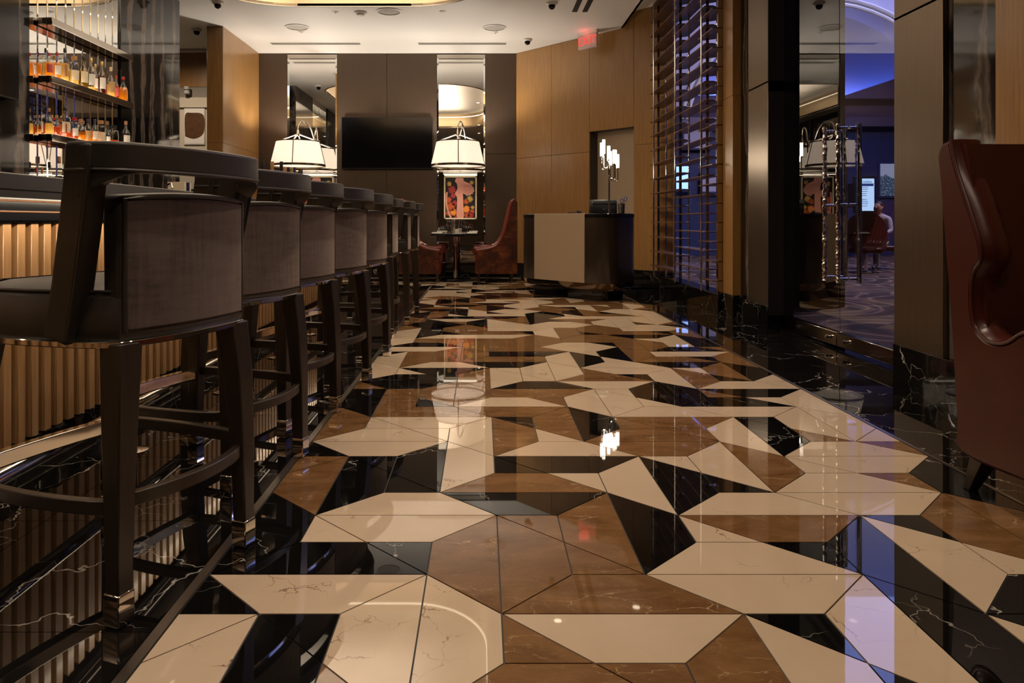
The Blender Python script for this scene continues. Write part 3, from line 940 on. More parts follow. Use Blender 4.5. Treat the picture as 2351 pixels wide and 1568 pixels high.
# ------------------------------------------------------------------ BAR STOOLS
def sq(cx, cy, z, a, b=None):
    b = b or a
    return [(cx - a, cy - b, z), (cx + a, cy - b, z), (cx + a, cy + b, z), (cx - a, cy + b, z)]
def stool_leg(t, x, y, xt, yt):
    prof = [(.0, 0, .0205), (.075, .0, .0215), (.30, .12, .025), (.50, .45, .030), (.66, 1.0, .034)]
    def pos(k): return (x + (xt - x) * k, y + (yt - y) * k)
    mb = MB(); mb.rings([sq(*pos(k), z, a) for z, k, a in prof if z > .01])
    leg = mb.build('leg', 'leg_wood', t, bevel=.004)
    MB().rings([sq(x, y, .001, .021), sq(x, y, .012, .0245), sq(x, y, .076, .0245), sq(x, y, .08, .022)]).build('metal_foot', 'chrome', leg, bevel=.003)
    return leg
def make_stool():
    t = thing('bar_stool', 'stool', 'bar stool')
    for s in (-1, 1):
        stool_leg(t, s * .223, -.265, s * .195, -.242)
        stool_leg(t, s * .228, .25, s * .21, .20)
    # stretchers
    def stretcher(p, q, bow, z, nm='stretcher', mat='leg_wood', wd=.034, th=.024):
        p = Vector((*p, z)); q = Vector((*q, z)); d = (q - p); nrm = Vector((d.y, -d.x, 0)).normalized()
        pts = []
        for k in range(11):
            s = k / 10; pts.append(p + d * s + nrm * bow * math.sin(PI * s) ** .7)
        return MB().sweep(pts, [nrm] * 11, wd, th).build(nm, mat, t, bevel=.003)
    stretcher((-.218, -.25), (.218, -.25), .055, .285)
    stretcher((.222, -.255), (.226, .24), .02, .315)
    stretcher((-.226, .24), (-.222, -.255), .035, .275)
    stretcher((.226, .243), (-.226, .243), .02, .30, 'footrest', 'leg_wood', .04, .03)
    fp = stretcher((.215, .243), (-.215, .243), .018, .304, 'footrest_plate', 'chrome', .041, .034)
    # seat
    def outline(g):
        P = []
        for k in range(13):
            a = -1 + 2 * k / 12; P.append((a * (.218 + g), -.262 - g - .026 * (1 - a * a)))
        P += [(.250 + g, -.15), (.265 + g, .0), (.265 + g, .10)]
        for k in range(9):
            a = k / 8 * PI / 2; P.append((.205 + (.06 + g) * math.cos(a), .215 + (.06 + g) * math.sin(a)))
        for k in range(9):
            a = PI / 2 + k / 8 * PI / 2; P.append((-.205 + (.06 + g) * math.cos(a), .215 + (.06 + g) * math.sin(a)))
        P += [(-.265 - g, .10), (-.265 - g, .0), (-.250 - g, -.15)]
        return P
    MB().prism(outline(.004), .648, .664).build('metal_band', 'chrome', t, bevel=.002, seg=1)
    rg = lambda g, z: [(x, y, z) for x, y in outline(g)]
    MB().rings([rg(-.004, .664), rg(.0, .672), rg(.002, .70), rg(-.002, .765), rg(-.012, .780), rg(-.03, .788), rg(-.10, .797)]).build('seat', 'black_leather', t, smooth=True)
    MB().tube([(x, y, .782) for x, y in outline(-.008)], .0045, 6, closed=True).build('seat_piping', 'black_leather', t, smooth=True)
    # back panel: leather box, velvet rear face
    def arc(x, off): return -.262 - .027 * (1 - (x / .21) ** 2) + off
    N_ = 14
    xs = [-.218 + .436 * k / N_ for k in range(N_ + 1)]
    def topz(x): return 1.012 + .012 * (1 - (x / .23) ** 2)
    def slab_(off0, off1, inx, z0, dz):
        R = []
        for x in xs:
            xx = x * inx
            R.append([(xx, arc(xx, off0), z0), (xx, arc(xx, off1), z0), (xx, arc(xx, off1) + .006, topz(xx) + dz), (xx, arc(xx, off0), topz(xx) + dz)])
        return MB().rings(R)
    bk = slab_(-.002, .052, 1.0, .672, 0).build('backrest', 'black_leather', t, bevel=.012, seg=3)
    slab_(-.009, .0, .945, .690, -.016).build('velvet_panel', 'taupe_velvet', bk, bevel=.003)
    # piping round the velvet
    pp = [(x * .955, arc(x * .955, -.006), topz(x) - .010) for x in xs] + [(xs[-1] * .955, arc(xs[-1] * .955, -.006), .685)]
    pp = [(xs[0] * .955, arc(xs[0] * .955, -.006), .685)] + pp
    MB().tube(pp, .0055, 6).build('piping', 'black_leather', bk, smooth=True)
    # wrap-round top rail running down into two arm posts
    path = []; outs = []
    def addp(p, o): path.append(p); outs.append(o)
    ZR = 1.101
    addp((-.262, -.174, ZR), (-1, 0, 0)); addp((-.263, -.21, ZR), (-1, 0, 0))
    for k in range(1, 9):
        a = k / 8 * PI / 2 * .86; addp((-.263 + .08 * (1 - math.cos(a)), -.21 - .08 * math.sin(a), ZR), (-math.cos(a), -math.sin(a), 0))
    x0, y0 = path[-1][0], path[-1][1]
    for k in range(1, 8):
        x = x0 - 2 * x0 * k / 8; yb = y0 - .028 * (1 - (x / x0) ** 2); addp((x, yb, ZR), (.2 * x / abs(x0), -1, 0))
    m = [(-p[0], p[1], p[2]) for p in reversed(path[:-7])]; mo = [(-o[0], o[1], o[2]) for o in reversed(outs[:-7])]
    path += m; outs += mo
    MB().sweep(path, outs, .068, .058).build('back_rail', 'black_leather', t, bevel=.008, seg=3)
    for s in (-1, 1):
        R = []
        for i in range(1, 11):
            p = Vector((s * path[i][0] * -1, path[i][1], 0)); o = Vector((outs[i][0] * -s, outs[i][1], 0)).normalized()
            hh = .062 * (1 - (i - 1) / 9.5) ** 1.8 + .003
            R.append([(*(p + o * .028).xy, ZR - .03), (*(p - o * .028).xy, ZR - .03), (*(p - o * .028).xy, ZR - .032 - hh), (*(p + o * .028).xy, ZR - .032 - hh)])
        MB().rings(R).build('corner_gusset', 'black_leather', t, bevel=.004)
        pp = [(s * .240, -.112, .667), (s * .249, -.150, .80), (s * .257, -.184, .95), (s * .262, -.209, 1.08), (s * .262, -.212, 1.1315)]
        MB().sweep(pp, [(s, 0, 0)] * 5, .078, .060).build('arm_post', 'black_leather', t, bevel=.008, seg=3)
        MB().tube([(p[0] + s * .028, p[1] - .039, p[2]) for p in pp[:-1]], .0045, 6).build('post_piping', 'black_leather', t, smooth=True)
    # piping along the inner edge of the rail
    for s in (1,):
        pts = [Vector(p) + Vector(o).normalized() * .028 for p, o in zip(path, outs)]
        T = [(Vector(path[min(i + 1, len(path) - 1)]) - Vector(path[max(i - 1, 0)])).normalized() for i in range(len(path))]
        inn = [p - Vector((0, 0, .032)) for p, tt, o in zip(pts, T, outs)]
        MB().tube(inn, .0045, 6).build('rail_piping', 'black_leather', t, smooth=True)
    return t
stool0 = make_stool()
ST = [(-.700, 2.120, 69.5, 'nearest bar stool, its whole taupe velvet back in view'),
      (-.733, 2.917, 72, 'second bar stool from the front, right behind the nearest stool'),
      (-.733, 3.604, 72, 'third bar stool from the front of the row'),
      (-.685, 4.29, 73, 'fourth bar stool from the front of the row'),
      (-.672, 5.10, 75, 'fifth bar stool from the front, last one showing its velvet back'),
      (-.755, 6.32, 92, 'sixth bar stool from the front, turned side on'),
      (-.728, 7.05, 95, 'seventh bar stool from the front, last but one of the row'),
      (-.725, 7.85, 97, 'farthest bar stool, at the red chair end of the bar')]
for i, (bx_, by_, th, lab) in enumerate(ST):
    o = stool0 if i == 0 else copy_tree(stool0)
    a = math.radians(th); fx, fy = -math.sin(a), math.cos(a); sx, sy = math.cos(a), math.sin(a)
    o.location = (bx_ - .223 * sx + .265 * fx, by_ - .223 * sy + .265 * fy, 0)
    o.rotation_euler = (0, 0, a)
    o['label'] = lab
    o['group'] = 'bar stools along the bar'

# ------------------------------------------------------------------ BOTTLES
def bottle(x, y, z, hgt, r, shape, liq, fill, cap, lab, label, group, glass='bottle_glass', labz=(.15, .5), caph=.12):
    t = thing('bottle', label, 'bottle', (x, y, z), group=group)
    n = 16
    def prof(k):
        if shape == 'round': P = [(.90, 0), (1, .015), (1, .52), (.93, .60), (.62, .68), (.36, .74), (.33, 1.0)]
        elif shape == 'tall': P = [(.90, 0), (1, .015), (1, .42), (.9, .52), (.6, .62), (.38, .70), (.30, .76), (.30, 1.0)]
        elif shape == 'square': P = [(.92, 0), (1, .015), (1, .60), (.92, .66), (.60, .72), (.36, .75), (.36, 1.0)]
        elif shape == 'globe': P = [(.55, 0), (.85, .06), (1, .25), (.98, .42), (.80, .58), (.45, .68), (.32, .72), (.34, 1.0)]
        else: P = [(.9, 0), (1, .02), (1, .70), (.85, .78), (.55, .82), (.55, 1.0)]       # jar
        return [(a * r * k, b * hgt) for a, b in P]
    bh = 1 - caph * .6
    def ring(rad, zz, k=1):
        if shape == 'square':
            q = []
            for i in range(n):
                a = 2 * PI * i / n; c, s = math.cos(a), math.sin(a); m_ = max(abs(c), abs(s)); f_ = .55 / m_ + .45 if rad > r * .7 else 1
                q.append((rad * c * f_ * .92, rad * s * f_ * .92, zz))
            return q
        return [(rad * math.cos(2 * PI * i / n), rad * math.sin(2 * PI * i / n), zz) for i in range(n)]
    gp = [(a, b) for a, b in prof(1)]
    MB().rings([ring(a, b) for a, b in gp]).build('glass', glass, t, smooth=True)
    if fill > 0:
        lp = [(a, b + .004) for a, b in prof(.93) if b < fill * hgt - .004]
        # close at the liquid surface
        P2 = prof(.93); 
        for (a0, b0), (a1, b1) in zip(P2, P2[1:]):
            if b0 <= fill * hgt <= b1:
                k = (fill * hgt - b0) / max(b1 - b0, 1e-6); lp.append((a0 + (a1 - a0) * k, fill * hgt))
        if len(lp) > 1: MB().rings([ring(a, b) for a, b in lp]).build('liquid', liq, t, smooth=True)
    if lab:
        z0, z1 = labz[0] * hgt, labz[1] * hgt; R0 = r * (1.015 if shape != 'square' else .99)
        if shape == 'globe': z0, z1 = .2 * hgt, .44 * hgt; R0 = r * 1.02
        mb = MB(); c = []
        for i in range(9):
            a = -1.1 + 2.2 * i / 8 - .5
            c.append(a)
        b0 = 0
        for a in c:
            mb.v += [(R0 * math.cos(a), R0 * math.sin(a), z0), (R0 * math.cos(a), R0 * math.sin(a), z1), (R0 * .985 * math.cos(a), R0 * .985 * math.sin(a), z1), (R0 * .985 * math.cos(a), R0 * .985 * math.sin(a), z0)]
        for i in range(8):
            for q in range(4): mb.face([4 * i + q, 4 * i + (q + 1) % 4, 4 * i + 4 + (q + 1) % 4, 4 * i + 4 + q])
        mb.face([3, 2, 1, 0]); mb.face([32, 33, 34, 35])
        mb.build('paper_label', lab, t, smooth=True)
    nr = gp[-1][0] * 1.12
    MB().lathe([(nr, hgt * (1 - caph)), (nr * 1.04, hgt * (1 - caph * .9)), (nr * 1.04, hgt * 1.0), (nr * .9, hgt * 1.012)], 12).build('cap', cap, t, smooth=True)
    return t
XBT = -3.862
def row(specs, zs, group, x0, y0, s, where):
    # specs: (zoom_cx, zoom_top, zoom_width, ...): columns read off the photograph give place along the shelf and size
    ys = [-(XBT + q[9]) * F / (U0 - (x0 + q[0] * s)) for q in specs]; ym = min(ys)
    for (cx, tp, wd, shape, liq, fill, cap, lab, desc, dx, *gl), yy in zip(specs, ys):
        u = x0 + cx * s; x = XBT + dx
        y = yy; vt = y0 + tp * s
        hgt = H + (V0 - vt) * y / F - zs
        r = wd * s * y / F / 2
        if ym < 6.43 and y < 6.95 and zs > 1.5:      # keep the first bottles on the shelf
            y = 6.44 + (y - ym) * (6.95 - 6.44) / (6.95 - ym); r *= .92
        bottle(x, y, zs, hgt, min(r, .058) * .93, shape, liq, fill, cap, lab, desc + ' on the ' + where, group, *(gl or []))
row([(265, 505, 120, 'round', 'amber', .62, 'cap_red', 'label_red', 'amber whisky bottle with red cap, first from the left', 0),
     (405, 505, 120, 'round', 'amber', .62, 'cap_red', 'label_white', 'amber whisky bottle with red cap, second from the left', 0),
     (545, 455, 125, 'square', 'pale_amber', .55, 'cap_black', 'label_tan', 'golden square bottle with black stopper', 0),
     (705, 580, 150, 'jar', 'pale_amber', .5, 'cap_cork', 'label_cream', 'broad pale bottle with brown cork', 0),
     (860, 575, 130, 'tall', 'olive', .6, 'cap_black', 'label_cream', 'olive yellow bottle with dark neck', 0, 'olive_glass'),
     (975, 615, 120, 'round', 'pale_amber', .1, 'cap_gold', 'label_white', 'clear bottle with gold cap and tall white label', 0),
     (1040, 705, 80, 'round', 'pale_amber', .1, 'cap_gold', 'label_white', 'narrow clear bottle half hidden by dark red bottle', -.03),
     (1135, 670, 115, 'round', 'dark_red', .58, 'cap_gold', 'label_white', 'dark red bottle with gold cap', 0),
     (1270, 750, 125, 'tall', 'pale_amber', .42, 'cap_cream', 'label_tan', 'clear tall bottle with cream cap', 0),
     (1355, 875, 70, 'round', 'red_amber', .6, 'cap_red', 'label_red', 'small dark bottle with red cap behind the last bottle', -.03),
     (1458, 895, 130, 'tall', 'amber', .55, 'cap_red', None, 'amber bottle with red foil top, last on the right', .01)],
    2.174 + .0685, 'upper shelf bottles', 60, 40, .15303, 'upper bottle shelf')
row([(110, 130, 130, 'tall', 'pale_amber', .42, 'cap_cork', None, 'tall clear long-necked bottle half full, first on the left', 0),
     (205, 250, 70, 'round', 'pale_amber', .3, 'cap_gold', 'label_white', 'small clear gold capped bottle', -.03),
     (285, 250, 125, 'globe', 'red_amber', .45, 'cap_cork', None, 'squat corked bottle of reddish spirit', 0),
     (470, 135, 165, 'square', 'orange_red', .42, 'cap_black', 'label_cream', 'tall square decanter bottle of red amber spirit', 0),
     (585, 385, 90, 'globe', 'red_amber', .4, 'cap_cork', None, 'small round bottle right of the square decanter', -.025),
     (685, 320, 120, 'jar', 'red_amber', .45, 'cap_red', 'label_white', 'clear jar shaped bottle with red lid', 0),
     (815, 350, 180, 'globe', 'amber', .25, 'cap_cork', None, 'large round globe bottle', .01),
     (925, 350, 100, 'round', 'amber', .5, 'cap_navy', 'label_tan', 'amber bottle with navy cap', -.01),
     (1030, 355, 100, 'round', 'amber', .5, 'cap_navy', 'label_white', 'amber bottle with navy cap and white label', 0),
     (1120, 375, 140, 'jar', 'amber', .52, 'cap_cork', 'label_cream', 'broad amber bottle with wide cork', .01),
     (1225, 465, 80, 'round', 'amber', .3, 'cap_black', 'label_white', 'small clear bottle with black stopper', -.02),
     (1310, 450, 150, 'jar', 'orange_red', .32, 'cap_black', None, 'squat clear bottle with little amber spirit', .01),
     (1495, 385, 125, 'round', 'dark_red', .3, 'cap_cork', 'label_white', 'clear corked bottle standing alone before black marble', .01)],
    1.658 + .0685, 'lower shelf bottles', 60, 220, .15303, 'lower bottle shelf')
row([(150, 1080, 60, 'round', 'red_amber', .5, 'cap_red', 'label_white', 'small red capped bottle, first on the left', 0),
     (240, 1090, 80, 'globe', 'pale_amber', .4, 'cap_cork', None, 'small round clear bottle', .01),
     (345, 1000, 110, 'globe', 'dark_red', .55, 'cap_black', None, 'dark round bottle with black stopper', .0),
     (495, 920, 150, 'globe', 'orange_red', .58, 'cap_cork', None, 'big round red amber decanter', .01)],
    1.0605, 'counter bottles', 60, 220, .15303, 'back counter')
row([(270, 250, 230, 'globe', 'orange_red', .5, 'cap_cork', None, 'round orange bottle seen under the stool rail', .05),
     (440, 170, 130, 'tall', 'pale_amber', .3, 'cap_black', 'label_white', 'clear tall bottle seen under the stool rail', .05),
     (610, 170, 130, 'tall', 'pale_amber', .4, 'cap_black', 'label_cream', 'yellow bottle with black cap seen under the stool rail', .05)],
    1.0605, 'counter bottles', 250, 370, .09358, 'back counter')
# bottles and jars on the bar itself, seen over the stool rails
for i, (u, vt, wpx, capm, liq, desc) in enumerate([(603, 372, 9, 'cap_black', 'dark_red', 'thin dark bottle, leftmost of those on the bar top'), (625, 372, 10, 'cap_cork', 'red_amber', 'small bottle with rust cap on the bar top'), (646, 372, 9, 'cap_black', 'pale_amber', 'small bottle with dark cap on the bar top'),
        (654, 384, 10, 'cap_cork', 'amber', 'short corked bottle on the bar top'), (662, 385, 9, 'cap_black', 'olive', 'short olive bottle on the bar top'), (670, 385, 7, 'cap_gold', 'pale_amber', 'short gold capped bottle on the bar top'),
        (676, 385, 8, 'cap_navy', 'red_amber', 'short bottle with purple cap on the bar top'), (690, 391, 12, 'cap_black', 'dark_red', 'squat black bottle, rightmost on the bar top')]):
    x = -1.78; y = -x * F / (U0 - u); hgt = H + (V0 - vt) * y / F - 1.108
    bottle(x, y, 1.108, hgt, wpx * y / F / 2 * 1.35, 'jar', liq, .5, capm, 'label_cream' if i % 2 else None, desc, 'bottles on the bar top', caph=.22)
# tap and stacked trays near the end of the back counter
t = thing('beer_tap', 'chrome tap tower at the end of the back counter', 'tap', (-3.5, 8.0, 1.0605))
MB().tube([(0, 0, .0), (0, 0, .30)], .02, 12).lathe([(.05, 0), (.05, .01), (.03, .02)], 14).build('tower', 'chrome', t, smooth=True)
MB().tube([(-.0, 0, .28), (.05, -.05, .30), (.10, -.10, .30), (.12, -.12, .25)], .012, 8).build('spout', 'chrome', t, smooth=True)
MB().tube([(0, 0, .30), (0, 0, .36)], [.012, .02], 8).build('tap_handle', 'black_plastic', t, smooth=True)
for k, (dy, hh, m, lab) in enumerate([(.22, .34, 'label_cream', 'cream menu card standing on the back counter, tallest'), (.36, .34, 'cap_navy', 'dark blue folder standing beside the cream menu card'), (.50, .27, 'cap_black', 'short black folder standing at the counter end')]):
    t = thing('menu_folder', lab, 'folder', (-3.5, 8.05 + dy, 1.06))
    MB().box(-.10, .10, -.022, .022, 0, hh).build('cover', m, t, bevel=.003)
    MB().box(-.095, .103, -.018, .018, .004, hh - .004).build('pages', 'paper', t)

# ------------------------------------------------------------------ BACK WALL: TV, lamps, pictures, table, chairs
t = thing('television', 'large black wall television between the two mirrors', 'television', (-1.61, YB - .03, 1.842))
MB().box(-.775, .775, -.035, -.005, 0, .875).build('body', 'black_plastic', t, bevel=.004)
MB().box(-.765, .765, -.037, -.034, .012, .865).build('screen', 'screen_black', t)
MB().box(-.3, .3, -.006, .024, .2, .65).build('bracket', 'black_plastic', t)

def table_lamp(x, lab, dirx):
    y = 11.72
    t = thing('arc_lamp', lab, 'lamp', (x, y, 1.84), group='big drum shade lamps')
    r0, r1 = .435, .345; n = 48
    def ringo(r, z): return [(r * math.cos(2 * PI * k / n), r * math.sin(2 * PI * k / n), z) for k in range(n)]
    MB().rings([ringo(r0, .02), ringo(r1, .40), ringo(r1 - .006, .40), ringo(r0 - .006, .02)], closed=True).build('shade', 'shade_fabric', t, smooth=True)
    MB().rings([ringo(r0 - .01, .022), ringo(.03, .018)]).build('diffuser', 'shade_fabric', t)
    MB().rings([ringo(r0 + .006, -.004), ringo(r0 + .006, .03), ringo(r0 - .006, .03), ringo(r0 - .006, -.004)], closed=True).build('lower_ring', 'ring_brass', t, smooth=True)
    MB().rings([ringo(r1 + .004, .392), ringo(r1 + .004, .408), ringo(r1 - .008, .408), ringo(r1 - .008, .392)], closed=True).build('upper_ring', 'ring_brass', t, smooth=True)
    for k in range(4):
        a = -PI / 2 + .05 + k * PI / 2
        c, s = math.cos(a), math.sin(a)
        MB().tube([(c * (r0 + .004), s * (r0 + .004), .01), (c * (r1 + .004), s * (r1 + .004), .40)], .0075, 6).build('rib', 'ring_brass', t, smooth=True)
        MB().tube([(c * r1, s * r1, .40), (c * .06, s * .06, .505), (c * .02, s * .02, .52)], .011, 8).build('strut', 'chrome', t, smooth=True)
    MB().lathe([(.028, .49), (.03, .53), (.022, .56), (.018, .60)], 14).build('hub', 'chrome', t, smooth=True)
    ax = .05 * dirx
    pts = smoothpath([(0, 0, .56), (.005 * dirx, .01, .66), (ax * .5, .08, .735), (ax, .22, .745), (ax * 1.7, .36, .66), (ax * 2.2, .45, .50), (ax * 2.4, .50, .36)], 6)
    arm = MB().tube(pts, .013, 10).build('swan_neck', 'chrome', t, smooth=True)
    MB().tube([(ax * 2.4, .50, .37), (ax * 2.4, .565, .37)], .02, 12).build('wall_arm', 'chrome', arm, smooth=True)
    MB().box(ax * 2.4 - .05, ax * 2.4 + .05, .562, .575, .28, .48).build('wall_plate', 'chrome', arm, bevel=.003)
    lamp('POINT', 'lamp_bulb', (x, y, 1.84 + .2), 122, (1, .90, .78), shadow_soft_size=.08)
    lamp('SPOT', 'lamp_downlight', (x, y, 1.82), 45, (1, .84, .64), shadow_soft_size=.15, spot_size=2.4, spot_blend=.8)
table_lamp(-.395, 'white drum shade lamp on a chrome arc above the dining table', 1)
table_lamp(-2.99, 'white drum shade lamp on a chrome arc, left of the television', 1.4)

def picture(x, lab):
    t = thing('framed_picture', lab, 'picture', (x, YB - .028, .985))
    hw, hh = .278, .73
    for a in ((-hw, hw, 0, .022), (-hw, hw, hh - .022, hh), (-hw, -hw + .022, 0, hh), (hw - .022, hw, 0, hh)):
        MB().box(a[0], a[1], -.025, .012, a[2], a[3]).build('frame_bar', 'label_cream', t, bevel=.002, seg=1)
    MB().box(-hw + .02, hw - .02, -.006, .008, .02, hh - .02).build('canvas', 'black_plastic', t)
    y = -.007
    def shape(pts, m, k=0):
        MB().prism_axis([(p[0], p[1]) for p in pts], y - .0012 - k * .0012, y, 'y').build('paint_shape', m, t)
    def c_(pts): return [(p.x, p.y) for p in smoothpath([(a, b, 0) for a, b in pts] + [(*pts[0], 0)], 5)][:-1]
    shape(c_([(-.075, .70), (.045, .70), (.05, .62), (.035, .50), (.045, .40), (.05, .25), (.055, .03), (-.055, .03), (-.06, .2), (-.055, .36), (-.09, .43), (-.075, .47), (-.05, .52), (-.06, .60), (-.09, .64)]), 'paint_pink', 2)
    shape([(.03, .66), (.09, .635), (.15, .61), (.20, .57), (.23, .52), (.235, .47), (.215, .455), (.21, .425), (.18, .425), (.165, .40), (.13, .41), (.115, .39), (.085, .42), (.03, .44)], 'paint_pink', 1)
    for k in range(5):
        shape([(.05, .60 - .03 * k), (.225 - .022 * k, .545 - .032 * k), (.223 - .022 * k, .540 - .032 * k), (.05, .592 - .03 * k)], 'paint_rose', 2)
    shape(c_([(-.25, .44), (-.215, .46), (-.225, .30), (-.2, .16), (-.15, .04), (-.18, .03), (-.24, .2)]), 'paint_pink', 2)
    rr = random.Random(4)
    for cx, cz_, R, m in ((-.14, .50, .085, 'paint_red'), (-.12, .40, .06, 'paint_red'), (-.16, .21, .10, 'paint_rust'), (-.12, .12, .08, 'paint_orange'), (.105, .17, .075, 'paint_orange'), (.10, .30, .06, 'paint_rust'),
                         (.17, .07, .07, 'paint_red'), (.16, .34, .07, 'paint_ochre'), (-.20, .33, .06, 'paint_rust'), (-.10, .27, .06, 'paint_red'), (.2, .13, .05, 'paint_rust'), (-.21, .10, .05, 'paint_rust'), (.11, .07, .06, 'paint_rust'), (.19, .62, .045, 'paint_ochre'), (-.19, .60, .05, 'paint_ochre'), (-.06, .06, .06, 'paint_red'), (.21, .2, .04, 'paint_ochre')):
        P = []
        for k in range(36):
            a = 2 * PI * k / 36; q = R * (rr.uniform(.8, 1.05) if k % 2 else rr.uniform(.42, .7))
            P.append((max(-hw + .025, min(hw - .025, cx + q * math.cos(a))), max(.025, min(hh - .025, cz_ + q * math.sin(a)))))
        shape(P, m, 1)
    pl = MB().tube([(-.29, -.10, hh + .045), (.29, -.10, hh + .045)], .018, 12).build('picture_light', 'chrome', t, smooth=True)
    MB().box(-.28, .28, -.112, -.092, hh + .022, hh + .030).build('light_lens', 'led_warm', pl)
    MB().tube([(0, -.10, hh + .05), (0, -.06, hh + .09), (0, .0, hh + .07), (0, .012, hh + .04)], .008, 8).build('light_arm', 'chrome', pl, smooth=True)
simple('paint_pink', (.62, .28, .22), .5); simple('paint_rose', (.42, .14, .11), .5); simple('paint_red', (.35, .03, .035), .5); simple('paint_rust', (.45, .08, .02), .5)
simple('paint_orange', (.75, .25, .03), .5); simple('paint_ochre', (.50, .30, .06), .5)
picture(-.37, 'floral picture with a pink drip shape, hung on the right mirror')
picture(-2.80, 'framed picture on the left mirror, mostly hidden by stool rails')

# dining table
t = thing('dining_table', 'small dark topped pedestal table before the right mirror', 'table', (-.43, 11.68, 0))
MB().prism(rrect(-.38, .38, -.36, .36, .05), .725, .755).build('tabletop', 'black_gloss', t, bevel=.006)
MB().tube([(0, 0, .03), (0, 0, .725)], .038, 16).build('column', 'chrome', t, smooth=True)
MB().box(-.24, .24, -.24, .24, .001, .022).build('base_plate', 'black_gloss', t, bevel=.005)
MB().box(-.15, .15, -.15, .15, .705, .725).build('top_plate', 'black_plastic', t)
def wineglass(x, y, lab, s=1.0):
    t = thing('wine_glass', lab, 'glass', (x, y, .755), group='glasses on the dining table')
    MB().lathe([(.034 * s, 0), (.034 * s, .003), (.006, .008), (.004, .07 * s)], 14).build('stem', 'clear_glass', t, smooth=True)
    MB().lathe([(.004, .07 * s), (.03 * s, .09 * s), (.041 * s, .13 * s), (.034 * s, .19 * s)], 14, cap=False).build('bowl', 'clear_glass', t, smooth=True)
for k, (dx, dy, s, lab) in enumerate([(-.26, -.12, .75, 'stemmed glass, leftmost on the dining table'), (-.16, .08, 1.1, 'tall wine glass, second from the left on the table'), (-.10, -.05, 1.05, 'tall wine glass, third from the left on the table'), (-.02, .1, 1.15, 'tall wine glass behind the candle cup'),
                                      (.10, .06, 1.15, 'tall wine glass right of the candle cup'), (.16, -.08, 1.0, 'wine glass, second from the right on the table'), (.25, .02, .8, 'stemmed glass, rightmost on the dining table')]):
    wineglass(-.43 + dx, 11.68 + dy, lab, s)
t = thing('candle_cup', 'small white candle cup in the middle of the table', 'candle', (-.43 + .03, 11.58, .755))
MB().lathe([(.03, 0), (.035, .005), (.035, .07), (.031, .07), (.03, .03), (.002, .03)], 16).build('cup', 'paper', t, smooth=True)
for dx, lab in ((-.29, 'folded white napkin at the left edge of the table'), (.27, 'folded white napkin at the right edge of the table')):
    t = thing('napkin', lab, 'napkin', (-.43 + dx, 11.48, .755))
    MB().box(-.08, .08, -.10, .10, .0, .012).build('lower_fold', 'cloth_white', t, bevel=.004)
    MB().box(-.07, .08, -.09, .09, .012, .022).build('upper_fold', 'cloth_white', t, bevel=.004)

def red_chair(x, y, s, lab):
    # profile in (forward, z); forward runs from the back (0) to the front (.74)
    t = thing('dining_chair', lab, 'chair', (x, y, 0), 0 if s > 0 else PI, group='red leather dining chairs')
    W_ = .31
    side = [(p.x, p.y) for p in smoothpath([(.005, .13, 0), (.0, .7, 0), (.005, 1.15, 0), (.025, 1.285, 0), (.065, 1.25, 0), (.11, 1.05, 0), (.18, .80, 0), (.28, .60, 0), (.42, .525, 0), (.62, .49, 0)], 5)] + [(.64, .13)]
    for q in (-1, 1):
        MB().prism_axis([(a, b) for a, b in side], q * W_ - .02, q * W_ + .02, 'y').build('side_panel', 'distressed_leather', t, bevel=.012)
        edge = [(p.x + .006, q * W_, p.y) for p in smoothpath([(.03, 1.285, 0), (.07, 1.25, 0), (.115, 1.05, 0), (.185, .80, 0), (.285, .605, 0), (.42, .53, 0), (.63, .495, 0)], 5)]
        MB().tube(edge, .026, 8).build('side_piping', 'red_leather', t, smooth=True)
        for fx in (.08, .60):
            MB().rings([sq(fx, q * .26, .001, .018), sq(fx, q * .26, .14, .025)]).build('leg', 'leg_wood', t, bevel=.003)
    MB().box(-.005, .03, -W_, W_, .13, 1.26).build('back_panel', 'distressed_leather', t, bevel=.012)
    # channelled inner back
    bc = smoothpath([(.10, 0, 1.24), (.15, 0, 1.02), (.20, 0, .82), (.27, 0, .62), (.34, 0, .56)], 5)
    for k in range(6):
        yy = -W_ + .055 + k * (2 * W_ - .11) / 5
        MB().tube([(p.x - .03, yy, p.z) for p in bc], .05, 10).build('back_channel', 'red_leather', t, smooth=True)
    MB().box(.20, .70, -W_ + .02, W_ - .02, .43, .57).build('seat_cushion', 'red_leather', t, bevel=.05, seg=4)
    MB().box(.05, .655, -W_ + .02, W_ - .02, .13, .43).build('skirt', 'red_leather', t, bevel=.01)
    return t
red_chair(.545, 11.55, -1, 'red leather high back chair right of the dining table')
red_chair(-1.30, 11.55, 1, 'red leather high back chair left of the table, behind the stools')

# ------------------------------------------------------------------ HOST PODIUM
D = Vector((.665, -.747, 0)).normalized(); B_ = Vector((-D.y, D.x, 0))          # B_ points away from the camera
if B_.y < 0: B_ = -B_
Q = Vector((.674, 9.23, 0))
prz = math.atan2(D.y, D.x)
def pod(s, d): return Q + D * s + B_ * d
t = thing('host_podium', 'dark rounded host podium with a beige front panel', 'podium', Q, prz)
def pr(g, z, x1=1.18, y1=.62): return [(a, b, z) for a, b in rrect(-.32 - g, x1 + g, -.0 - g, y1 + g, .20 + g, 8)]
MB().rings([pr(-.11, .115), pr(-.05, .13), pr(-.015, .165), pr(0, .215), pr(0, .995)]).build('body', 'dark_wood', t, smooth=True)
MB().rings([pr(-.085, .118), pr(-.045, .128), pr(-.012, .164), pr(.003, .214)], False, False).build('metal_skirt', 'dark_skirt', t, smooth=True)
MB().rings([pr(-.13, .001), pr(-.13, .118)]).build('toe_kick', 'black_gloss', t, smooth=True)
